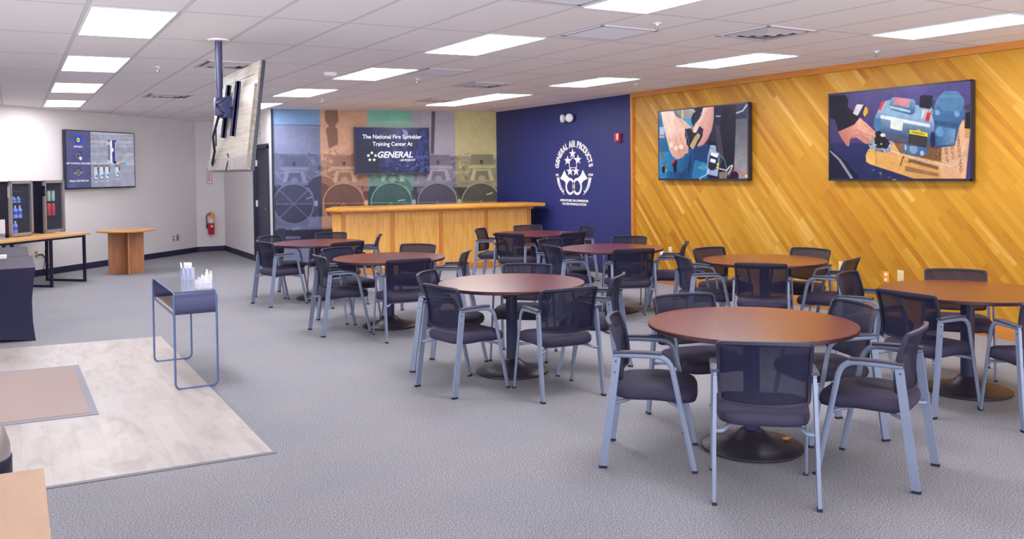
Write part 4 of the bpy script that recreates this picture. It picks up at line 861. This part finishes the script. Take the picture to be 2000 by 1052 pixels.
for s_ in (-1, 1):
    hx = lambda pts: [((ez(x, y)[0]) if s_ < 0 else -ez(x, y)[0], ez(x, y)[1]) for x, y in pts]
    hp_ = hx([(278, 470), (300, 535), (338, 575), (372, 582), (330, 625), (318, 650), (300, 700), (290, 640), (268, 612), (218, 585), (250, 530)])
    if s_ > 0: hp_ = hp_[::-1]
    MB().prism(hp_, 0, .005).build('horn', logo_w, EM, 0)
    cx, cy = ez(350, 690); cx = cx if s_ < 0 else -cx
    MB().sweep([(cx+.118*math.cos(2*PI*i/36), cy+.122*math.sin(2*PI*i/36), .003) for i in range(36)], [(-.003, -.02), (.003, -.02), (.003, .02), (-.003, .02)], side=(0, 0, 1), closed=True).build('horn_coil', logo_w, EM, 0)
    lb = MB(); stem = [ez(x, y) for x, y in ((190, 600), (200, 660), (222, 730), (272, 798))]
    if s_ > 0: stem = [(-x, y) for x, y in stem]
    lb.sweep([(x, y, .003) for x, y in stem], [(-.002, -.006), (.002, -.006), (.002, .006), (-.002, .006)], side=(0, 0, 1))
    for k in range(7):
        f_ = k/6*2.6; i0 = min(2, int(f_)); q = f_-i0; x = stem[i0][0]*(1-q)+stem[i0+1][0]*q; y = stem[i0][1]*(1-q)+stem[i0+1][1]*q
        for sd in (-1, 1):
            an = math.radians(95)+sd*.75 if s_ < 0 else math.radians(85)+sd*.75
            an += s_*-.3*0
            pts = [(x+.056*t_*math.cos(an)+w_*math.cos(an+PI/2), y+.056*t_*math.sin(an)+w_*math.sin(an+PI/2)) for t_, w_ in ((0, 0), (.4, -.016), (.75, -.014), (1, 0), (.75, .014), (.4, .016))]
            lb.prism(pts, 0, .004)
    lb.build('laurel_branch', logo_w, EM, 0)
for s_, x, w_ in (('EST.', 181, .10), ('1938', 608, .13)):
    cx, cy = ez(x, 537); text(s_, .055, logo_w, EM, M=Matrix.Translation((cx, cy, .002)), width=w_, bold=.03)
text("AMERICA'S BEST AIR COMPRESSORS", .052, logo_w, EM, M=Matrix.Translation((ez(395, 880)[0], ez(395, 880)[1], .002)), width=.85, bold=.03)
text('FOR FIRE SPRINKLER SYSTEMS', .052, logo_w, EM, M=Matrix.Translation((ez(398, 927)[0], ez(398, 927)[1], .002)), width=.72, bold=.03)

# emergency lamp, horn strobe, outlets, exit marks
t = thing('emergency_light', 'twin round white emergency lamp heads high on the navy wall', 'emergency light', M=wallM((XR, 12.19, 2.53), (0, -1, 0), (-1, 0, 0)))
MB().lathe([(.05, 0), (.05, .02), (.02, .03)], 20).build('mounting_cap', white_pl, t)
for sx, ang in ((-1, -50), (1, 25)):
    M = Matrix.Translation((sx*.10, 0, .06)) @ Matrix.Rotation(math.radians(ang), 4, 'Y')
    h_ = MB().lathe([(.02, -.04), (.05, -.03), (.07, .0), (.072, .03), (.066, .04)], 24, M=M).build('lamp_head', white_pl, t)
    MB().lathe([(.062, .041), (.05, .046), (.0, .05)], 24, M=M).build('lens', mat('lamp_lens', lin(226, 224, 228), .15), h_)
MB().tube([(-.1, 0, .04), (0, 0, .03), (.1, 0, .04)], .012, 8).build('arm', white_pl, t)
t = thing('fire_alarm_strobe', 'small red fire alarm horn strobe on the navy wall beside the wood cladding', 'fire alarm', M=wallM((XR, 10.82, 2.15), (0, -1, 0), (-1, 0, 0)))
MB().box((0, 0, .025), (.12, .14, .05), bev=.012).build('housing', redm, t)
MB().box((.025, .01, .054), (.03, .09, .012), bev=.004).build('strobe_lens', white_pl, t)
MB().lathe([(.028, .049), (.026, .056)], 16, M=Matrix.Translation((-.03, -.035, 0))).build('bell_lens', chrome, t)
cream = mat('cream_plate', lin(226, 206, 160), .5); brass = mat('brown_outlet', lin(110, 92, 84), .5)
def outlet(label, M, pm, dm, tall=False, plug=False):
    t = thing('wall_outlet', label, 'outlet', M=M, group='wall outlets and plates')
    MB().box((0, 0, .004), (.075, .12, .008), bev=.003).build('cover_plate', pm, t)
    for y in (-.028, .028): MB().lathe([(.017, .007), (.017, .011)], 16, M=Matrix.Translation((0, y, 0))).build('socket', dm, t)
    return t
WR = lambda y, z: wallM((XR-.022, y, z), (0, -1, 0), (-1, 0, 0))
outlet('white outlet with a yellow top on the wood wall behind the right edge table', WR(6.06, .46), yellow, white_pl)
outlet('pale blank looking outlet right of the yellow topped one on the wood wall', WR(5.885, .49), cream, cream)
outlet('pale outlet low on the wood wall behind the middle right tables', WR(6.64, .52), cream, cream)
outlet('small white outlet low on the wood wall near its left edge', WR(9.79, .45), white_pl, white_pl)
outlet('cream outlet beside the small white one near the wood wall left edge', WR(9.6, .48), cream, cream)
def WL(x, y, z):
    p = LA+ld*((Vector((x, y))-LA).dot(ld)); return wallM((p.x, p.y, z), (ld.x, ld.y, 0), (ln.x, ln.y, 0))
outlet('left one of two outlets on the left wall beyond the X based table', WL(2.79, 18.9, .36), cream, brass)
outlet('right one of two outlets on the left wall beyond the X based table', WL(2.89, 19.0, .36), brass, cream)
outlet('outlet with plugged in cords on the left wall under the long side table', WL(.27, 16.35, .37), cream, brass)
outlet('dark outlet right of the one with cords under the long side table', WL(.44, 16.5, .37), brass, cream)

# fire extinguisher with its sign
t = thing('fire_extinguisher', 'red fire extinguisher with yellow tag hung on the far white wall', 'fire extinguisher', (3.655, 19.36, .37))
MB().lathe([(.0, .0), (.06, .004), (.066, .02), (.066, .36), (.05, .40), (.026, .42), (.026, .44)], 28).build('cylinder', redm, t)
MB().lathe([(.0675, .25), (.0675, .40-.02), (.058, .39)], 28).build('label_band', mat('white_label', lin(225, 222, 224), .5), t)
MB().prism([(-.035, .18), (0, .155), (.035, .18), (0, .205)], .064, .070, M=Matrix.Rotation(PI/2, 4, 'X')).build('diamond_label', white_pl, t)
MB().box((0, 0, .455), (.03, .05, .04)).box((.0, -.035, .475), (.02, .09, .012)).box((.0, -.03, .5), (.02, .09, .01)).build('valve_handle', chrome, t)
MB().tube([(-.02, 0, .45), (-.07, 0, .44), (-.095, -.01, .38), (-.09, -.01, .28), (-.085, -.01, .2)], .009, 8).lathe([(.012, .13), (.016, .22)], 12, c=(-.085, -.01, 0)).build('hose', blackst, t)
MB().box((.012, -.07, .40), (.085, .006, .12), bev=.002).build('inspection_tag', yellow, t)
MB().box((0, .075, .42), (.05, .03, .12)).build('wall_hook', steel, t)
t = thing('extinguisher_sign', 'narrow white sign with red border and upright red lettering above the extinguisher', 'sign', M=wallM((3.655, 19.45, 1.62), (1, 0, 0), (0, -1, 0)))
MB().box((0, 0, .002), (.11, .33, .004)).build('plate', white_pl, t, 0)
b_ = MB()
for x in (-.05, .05): b_.box((x, 0, .005), (.01, .33, .002))
for y in (-.16, .16): b_.box((0, y, .005), (.11, .01, .002))
b_.build('red_border', redm, t, 0)
text('FIRE EXTINGUISHER', .05, redm, t, M=Matrix.Translation((.0, .02, .005)) @ Matrix.Rotation(PI/2, 4, 'Z'), width=.26, bold=.03, extr=.001)
t = thing('door_sign', 'faint white plate with small red marks above the dark door', 'sign', M=wallM((3.96, 16.15, 2.46), (0, -1, 0), (-1, 0, 0)))
MB().box((0, 0, .002), (.16, .30, .004)).build('plate', wall_white, t, 0)
pk = mat('faded_red', lin(216, 150, 140), .6)
MB().box((-.03, .06, .005), (.03, .12, .002)).box((.035, .06, .005), (.03, .12, .002)).prism([(-.05, -.04), (0, -.09), (.05, -.04), (.012, -.06), (.012, -.14), (-.012, -.14), (-.012, -.06)], .004, .006).build('red_marks', pk, t, 0)

# ------------------------------------------------------------------ long side table with drink coolers, left wall
ST = thing('side_table', 'long light oak side table on black square steel frames along the left wall', 'side table', (1.02, 15.17, 0), rz=math.radians(227))
# local x runs along the table towards the left, local y = towards the viewer side (negative = wall side)
MB().box((.9, -.38, .748), (1.8, .78, .028), bev=.003).build('tabletop', woodmat('pale_oak_top', lin(206, 154, 96), lin(218, 170, 112), 'X', 8, 10, .4, .2), ST)
for x in (.10, .80, 1.68):
    f = MB(); s_ = .035
    f.box((x, -.03, .367), (s_, s_, .734)).box((x, -.72, .367), (s_, s_, .734)).box((x, -.375, .0175), (s_, .69, .035)).box((x, -.375, .717), (s_, .69, .034)).build('frame_leg', blackst, ST, 0)
MB().box((.9, -.03, .717), (1.6, .03, .03)).build('apron', blackst, ST, 0)
def cooler(x, y, label, kind):
    """x,y = front left bottom corner; front runs along d"""
    a = math.atan2(.80, .60); t = thing('drinks_cooler', label, 'drinks cooler', (x, y, .762), rz=a)   # local x along front, local y away from viewer
    w, dp, h = .50, .42, .835; th = .03
    b = MB(); b.box((th/2, dp/2+.03, h/2), (th, dp, h-.02)).box((w-th/2, dp/2+.03, h/2), (th, dp, h-.02)).box((w/2, dp+.015, h/2), (w, .03, h-.02)).box((w/2, dp/2+.03, .025), (w, dp, .03)).box((w/2, dp/2+.03, h-.025), (w, dp, .03))
    b.build('cabinet', cooler_black, t, 0)
    f = MB(); fw = .045
    f.box((fw/2, .01, h/2), (fw, .035, h)).box((w-fw/2, .01, h/2), (fw, .035, h)).box((w/2, .01, fw/2+.01), (w, .035, fw)).box((w/2, .01, h-fw/2), (w, .035, fw))
    dr = f.build('door', steel, t, 0)
    MB().box((w/2, .012, h/2), (w-2*fw, .012, h-2*fw)).build('glass_pane', fridge_glass, dr, 0)
    MB().box((-.008, .0, h*.80), (.014, .05, .16)).build('door_latch', chrome, dr)
    for z in (.27, .5, .67): MB().box((w/2, dp/2+.05, z), (w-.08, dp-.1, .006)).build('shelf', mat('wire_shelf', lin(96, 100, 130), .3, .5), t, 0)
    MB().lathe([(.015, -.012), (.015, 0)], 10, c=(w-.05, .03, .012)).lathe([(.015, -.012), (.015, 0)], 10, c=(.05, .03, .012)).build('foot', blackst, t)
    for cx in (0,):
        pass
    return t, Matrix.Translation((x, y, .762)) @ Matrix.Rotation(a, 4, 'Z')
c1, K1 = cooler(-.06, 14.70, 'steel framed glass door drinks cooler on the left, holding blue water bottles', 'water')
c2, K2 = cooler(.40, 15.36, 'steel framed glass door drinks cooler on the right, holding green and red cans', 'cans')
blue_b = mat('blue_bottle', lin(160, 184, 240), .2); blue_l = mat('bottle_label', lin(60, 96, 190), .4); capm = mat('white_cap', lin(220, 225, 235), .4); teal = mat('teal_label', lin(50, 130, 150), .4)
greenc = mat('green_can', lin(196, 220, 176), .35, .1); redc = mat('red_can', lin(236, 44, 50), .35, .05)
def bottle(K, x, y, z, label, h=.19, mb=blue_b, ml=blue_l):
    p = K @ Vector((x, y, z)); t = thing('water_bottle', label, 'bottle', p, group='bottles in the left cooler')
    MB().lathe([(.0, 0), (.03, .002), (.032, .02), (.032, h*.66), (.014, h*.86), (.012, h*.92)], 14).build('bottle_body', mb, t)
    MB().lathe([(.0328, h*.28), (.0328, h*.55)], 14).build('paper_label', ml, t); MB().lathe([(.014, h*.9), (.014, h)], 12).build('cap', capm, t)
for i in range(2): bottle(K1, .13+i*.09, .09, .045, f"clear blue water bottle on the bottom of the left cooler, {('left', 'right')[i]} one")
for i in range(3): bottle(K1, .11+i*.10, .08, .275, f"clear blue water bottle on the middle cooler shelf, {('left', 'centre', 'right')[i]} one")
for i in range(3): bottle(K1, .10+i*.10, .09, .505, f"short teal bottle on the upper cooler shelf, {('left', 'centre', 'right')[i]} one", .09, blue_b, teal)
def can(K, x, y, z, label, m_, h=.16, g='cans in the right cooler'):
    p = K @ Vector((x, y, z)); t = thing('drink_can', label, 'can', p, group=g)
    MB().lathe([(0, 0), (.024, .0), (.029, .008), (.029, h-.012), (.024, h-.002)], 16).build('can_body', m_, t); MB().lathe([(.0245, h-.004), (.0245, h), (.02, h-.002), (0, h-.003)], 16).build('lid', chrome, t)
for i in range(3): can(K2, .11+i*.105, .075, .505, f"tall pale green can on the upper cooler shelf, {('left', 'centre', 'right')[i]} one", greenc)
for i in range(3): can(K2, .11+i*.105, .075, .275, f"tall red can on the middle cooler shelf, {('left', 'centre', 'right')[i]} one", redc, .19)
sg = thing('sign_holder', 'small white upright card at the left picture edge against the left cooler', 'sign', M=wallM((-.205, 14.30, .95), (.98, -.2, 0), (-.2, -.98, 0)))
MB().box((0, 0, 0), (.16, .2, .012), bev=.003).build('card', white_pl, sg); MB().box((0, -.14, -.01), (.14, .09, .06)).build('stand', acrylic, sg)
cd = MB()
p0 = WL(.27, 16.35, .37).translation; nx, ny = ln.x, ln.y
for k, (dx, z1) in enumerate(((.10, .3), (.17, .18))):
    cd.tube([(p0.x+nx*.03, p0.y+ny*.03, .36), (p0.x+nx*.05+ld.x*.08, p0.y+ny*.05+ld.y*.08, .37-.02*k), (p0.x+nx*.05+ld.x*(dx+.05), p0.y+ny*.05+ld.y*(dx+.05), z1), (p0.x+nx*.05+ld.x*dx, p0.y+ny*.05+ld.y*dx, .12), (p0.x+nx*.06+ld.x*(dx-.05), p0.y+ny*.06+ld.y*(dx-.05), .008)], .006, 6)
tag(cd.build('power_cord', blackst), 'pair of thin dark power cords hanging from the outlet under the side table', 'cord')

# round topped table with X base
XT = thing('round_side_table', 'cherry wood table with a round top on crossed panel legs, left wall', 'table', (1.62, 15.92, 0))
MB().lathe([(0, .715), (.455, .715), (.46, .72), (.46, .74), (.455, .745), (0, .745)], 56).build('tabletop', cherryt, XT, 30)
MB().lathe([(.461, .719), (.4615, .722), (.4615, .738), (.461, .741)], 56).build('edge_band', oakd, XT, 30)
MB().box((0, .02, .357), (.56, .03, .714), Matrix.Rotation(math.radians(6), 4, 'Z')).build('base_panel', cherry, XT, 0)
MB().box((0, 0, .357), (.03, .56, .714), Matrix.Rotation(math.radians(2), 4, 'Z')).build('base_panel', cherry, XT, 0)

# cloth covered tables at the left edge
def cloth_table(y0, y1, x1, x0, label):
    t = thing('covered_table', label, 'covered table', ((x0+x1)/2, (y0+y1)/2, 0), group='tables under stretch cloths')
    W_, L_ = x1-x0, y1-y0
    MB().box((0, 0, .725), (W_-.02, L_-.02, .02)).build('tabletop', birch, t, 0)
    def ring(z, k, flare):
        o = []
        n = 10
        cs = [(-W_/2, -L_/2), (W_/2, -L_/2), (W_/2, L_/2), (-W_/2, L_/2)]
        for a, b in zip(cs, cs[1:]+cs[:1]):
            for i in range(n):
                q = i/n; x = a[0]*(1-q)+b[0]*q; y = a[1]*(1-q)+b[1]*q
                pull = k*(4*q*(1-q))*.09; cx = x-math.copysign(pull, x)*(abs(abs(x)-W_/2) < 1e-6); cy = y-math.copysign(pull, y)*(abs(abs(y)-L_/2) < 1e-6)
                s_ = 1-.10*k*(1-flare)/max(W_, .5)*.8; zz = z+(.05*(4*q*(1-q)) if z < .02 else 0)
                o.append((cx*s_, cy*s_, zz))
        return o
    rs = [ring(.003, .8, .7), ring(.06, .9, .5), ring(.2, 1, .2), ring(.4, .9, 0), ring(.6, .5, .1), ring(.72, .05, .9), ring(.738, 0, 1)]
    b = MB(); b.loft(rs, cap=False); b.build('cloth_skirt', spandex, t, 60)
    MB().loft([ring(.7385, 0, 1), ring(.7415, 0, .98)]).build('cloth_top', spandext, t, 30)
    for sx in (-1, 1):
        for sy in (-1, 1): MB().tube([(sx*(W_/2-.06), sy*(L_/2-.06), .003), (sx*(W_/2-.06), sy*(L_/2-.06), .715)], .014, 8).build('leg', blackst, t)
cloth_table(9.93, 11.42, .165, -1.6, 'table under a navy black stretch cloth at the left edge, nearer one')
cloth_table(11.46, 13.0, .13, -1.6, 'table under a black stretch cloth behind the nearer covered table')
wb = thing('white_box', 'small white flat box on the nearer cloth covered table', 'box', (-.14, 11.2, .743))
MB().box((0, 0, .022), (.10, .12, .04), bev=.004).build('lid', white_pl, wb); MB().box((0, 0, .006), (.092, .112, .012)).build('tray', grille_w, wb)

# ------------------------------------------------------------------ console with pens
CT_ = thing('console_table', 'narrow slate grey metal console with open side and thin loop legs', 'console table', (1.19, 7.56, 0))
cw_, cl, z0, z1 = .30, 1.16, .575, .75
def rsec(w, h, r): return rrect(w, h, r, 5, 0, 0)
# box tube open on the -x / +x sides: profile in the y-z plane
prof_o = rrect(cl, z1-z0, .05, 6, 0, (z0+z1)/2); prof_i = rrect(cl-.016, z1-z0-.016, .044, 6, 0, (z0+z1)/2)
b = MB(); n = len(prof_o); vs = []
for x in (-cw_/2, cw_/2): vs.append(([b.bm.verts.new((x, y, z)) for y, z in prof_o], [b.bm.verts.new((x, y, z)) for y, z in prof_i]))
for i in range(n):
    j = (i+1) % n
    b.bm.faces.new((vs[0][0][i], vs[0][0][j], vs[1][0][j], vs[1][0][i])); b.bm.faces.new((vs[0][1][i], vs[1][1][i], vs[1][1][j], vs[0][1][j]))
    for e in (0, 1): b.bm.faces.new((vs[e][0][i], vs[e][1][i], vs[e][1][j], vs[e][0][j]))
b.build('shelf_box', console_m, CT_, 40)
MB().box((0, 0, z0+.011), (cw_-.01, cl-.08, .005)).build('shelf_liner', mat('pale_liner', lin(206, 188, 178), .6), CT_, 0)
MB().box((0, 0, z1+.002), (cw_-.004, cl-.09, .004)).build('glass_top', console_top, CT_, 0)
for y in (-cl/2+.004, cl/2-.004):
    MB().tube(fillet([(-cw_/2-.006, y, z1-.03), (-cw_/2-.006, y, .012), (cw_/2+.006, y, .012), (cw_/2+.006, y, z1-.03)], .05, 6), .0085, 10).build('leg_loop', console_tube, CT_, 60)
for sx in (-1, 1):
    MB().tube(fillet([(sx*(cw_/2+.004), -cl/2+.004, z0+.03), (sx*(cw_/2+.004), -cl/2+.004, z1), (sx*(cw_/2+.004), cl/2-.004, z1), (sx*(cw_/2+.004), cl/2-.004, z0), (sx*(cw_/2+.004), -cl/2+.06, z0)], .05, 6), .006, 8).build('edge_tube', console_tube, CT_, 60)
f = MB()
for y in (-cl/2+.004, cl/2-.004):
    for x in (-.09, .09): f.lathe([(.007, .0), (.007, .008)], 8, c=(x, y, 0))
f.build('glide', footm, CT_)
ph = thing('pen_holder', 'clear square holder full of blue and white pens on the console', 'pen holder', (1.27, 7.80, z1+.004))
def cup(t, w, d_, h, m_=acrylic):
    b = MB(); e = .003
    b.box((0, 0, e/2), (w, d_, e)).box((-w/2+e/2, 0, h/2), (e, d_, h)).box((w/2-e/2, 0, h/2), (e, d_, h)).box((0, -d_/2+e/2, h/2), (w, e, h)).box((0, d_/2-e/2, h/2), (w, e, h)); b.build('clear_cup', m_, t, 0)
cup(ph, .10, .09, .105)
pen_b = mat('blue_pen', lin(50, 100, 205), .3); pen_w = mat('white_pen', lin(230, 232, 240), .3); rp = random.Random(2)
def pen(base, dirv, L, label, grp, m1=pen_b, m2=pen_w):
    M = Matrix.Translation(base) @ Vector((0, 0, 1)).rotation_difference(Vector(dirv).normalized()).to_matrix().to_4x4()
    t = thing('pen', label, 'pen', M=M, group=grp)
    MB().lathe([(.001, 0), (.004, .012), (.0052, .02), (.0052, L-.05)], 10).build('barrel', m1, t); MB().lathe([(.0058, L-.05), (.006, L-.006), (.003, L)], 10).box((.007, 0, L-.03), (.002, .003, .04)).build('cap', m2, t)
ORD = ['second', 'third', 'fourth', 'fifth', 'sixth', 'seventh', 'eighth', 'ninth', 'tenth', 'eleventh', 'twelfth']
for i in range(11):
    bx_, by_ = -.03+.006*i, rp.uniform(-.028, .028); pen((1.27+bx_, 7.80+by_, z1+.008), (rp.uniform(-.12, .12)-bx_*.8, rp.uniform(-.08, .08), 1), .145, ('blue pen with white cap' if i % 3 else 'all white pen')+f', {ORD[i]} from the left in the clear square holder', 'blue and white pens in the holder', pen_b if i % 3 else pen_w, pen_w)
pen((1.235, 7.80, z1+.008), (-.13, 0, 1), .15, 'white capped pen leaning left apart from the others in the holder', 'blue and white pens in the holder')
nh = thing('napkin_holder', 'low clear holder with white pointed paper pieces at the near end of the console', 'paper holder', (1.275, 7.10, z1+.004))
cup(nh, .12, .07, .045)
for i, (x, h, dx) in enumerate(((-.045, .075, -.2), (-.03, .095, -.1), (-.012, .11, .1), (.004, .10, -.05), (.018, .13, .12), (.032, .15, .0), (.043, .14, .15))):
    y = rp.uniform(-.018, .018); M = Matrix.Translation((1.275+x, 7.10+y, z1+.008)) @ Matrix.Rotation(dx*.6, 4, 'Y') @ Matrix.Rotation(rp.uniform(-.6, .6), 4, 'Z')
    t = thing('paper_piece', f"folded white paper piece in the low clear holder, {(['leftmost']+ORD)[i]} one from the left", 'paper', M=M, group='white paper pieces in the low holder')
    MB().loft([[(-.012, -.004, 0), (.012, -.004, 0), (.012, .004, 0), (-.012, .004, 0)], [(-.015, -.005, h*.7), (.013, -.003, h*.65), (.014, .004, h*.65), (-.013, .005, h*.7)], [(-.008, -.004, h), (.006, -.002, h*.93), (.006, .003, h*.93), (-.007, .003, h)]]).build('folded_sheet', white_pl, t, 0)

# ------------------------------------------------------------------ foreground wood table and steel bin, lower left corner
FT = thing('foreground_table', 'light birch table corner in the lower left foreground', 'table', (.06, 3.06, 0))
MB().prism([(0, 0), (-1.2, .06), (-1.2, -1.6), (.0, -1.6)], .712, .74).build('tabletop', birch, FT, 0)
MB().prism([(-.005, -.005), (-1.19, .055), (-1.19, -1.595), (-.005, -1.595)], .70, .712).build('edge_band', cherry, FT, 0)
for x, y in ((-.12, -.12), (-1.1, -.1), (-.12, -1.5), (-1.1, -1.5)): MB().lathe([(.02, 0), (.022, .35), (.026, .70)], 16, c=(x, y, 0)).build('leg', blackst, FT)
BN = thing('waste_bin', 'domed stainless steel bin with dark lower band at the left edge behind the birch table', 'waste bin', (-.19, 3.95, 0))
BR = .155
MB().lathe([(.13, 0), (.14, .01), (.15, .40), (BR+.002, .46)], 40).build('body', blackst, BN)
MB().lathe([(BR, .46), (BR+.004, .465), (BR+.004, .55), (BR, .555)], 40).build('band', blackst, BN)
MB().lathe([(BR, .555), (BR-.002, .60), (BR-.02, .66), (BR-.06, .705), (BR-.11, .725), (0, .73)], 40).build('domed_lid', steel, BN, 60)
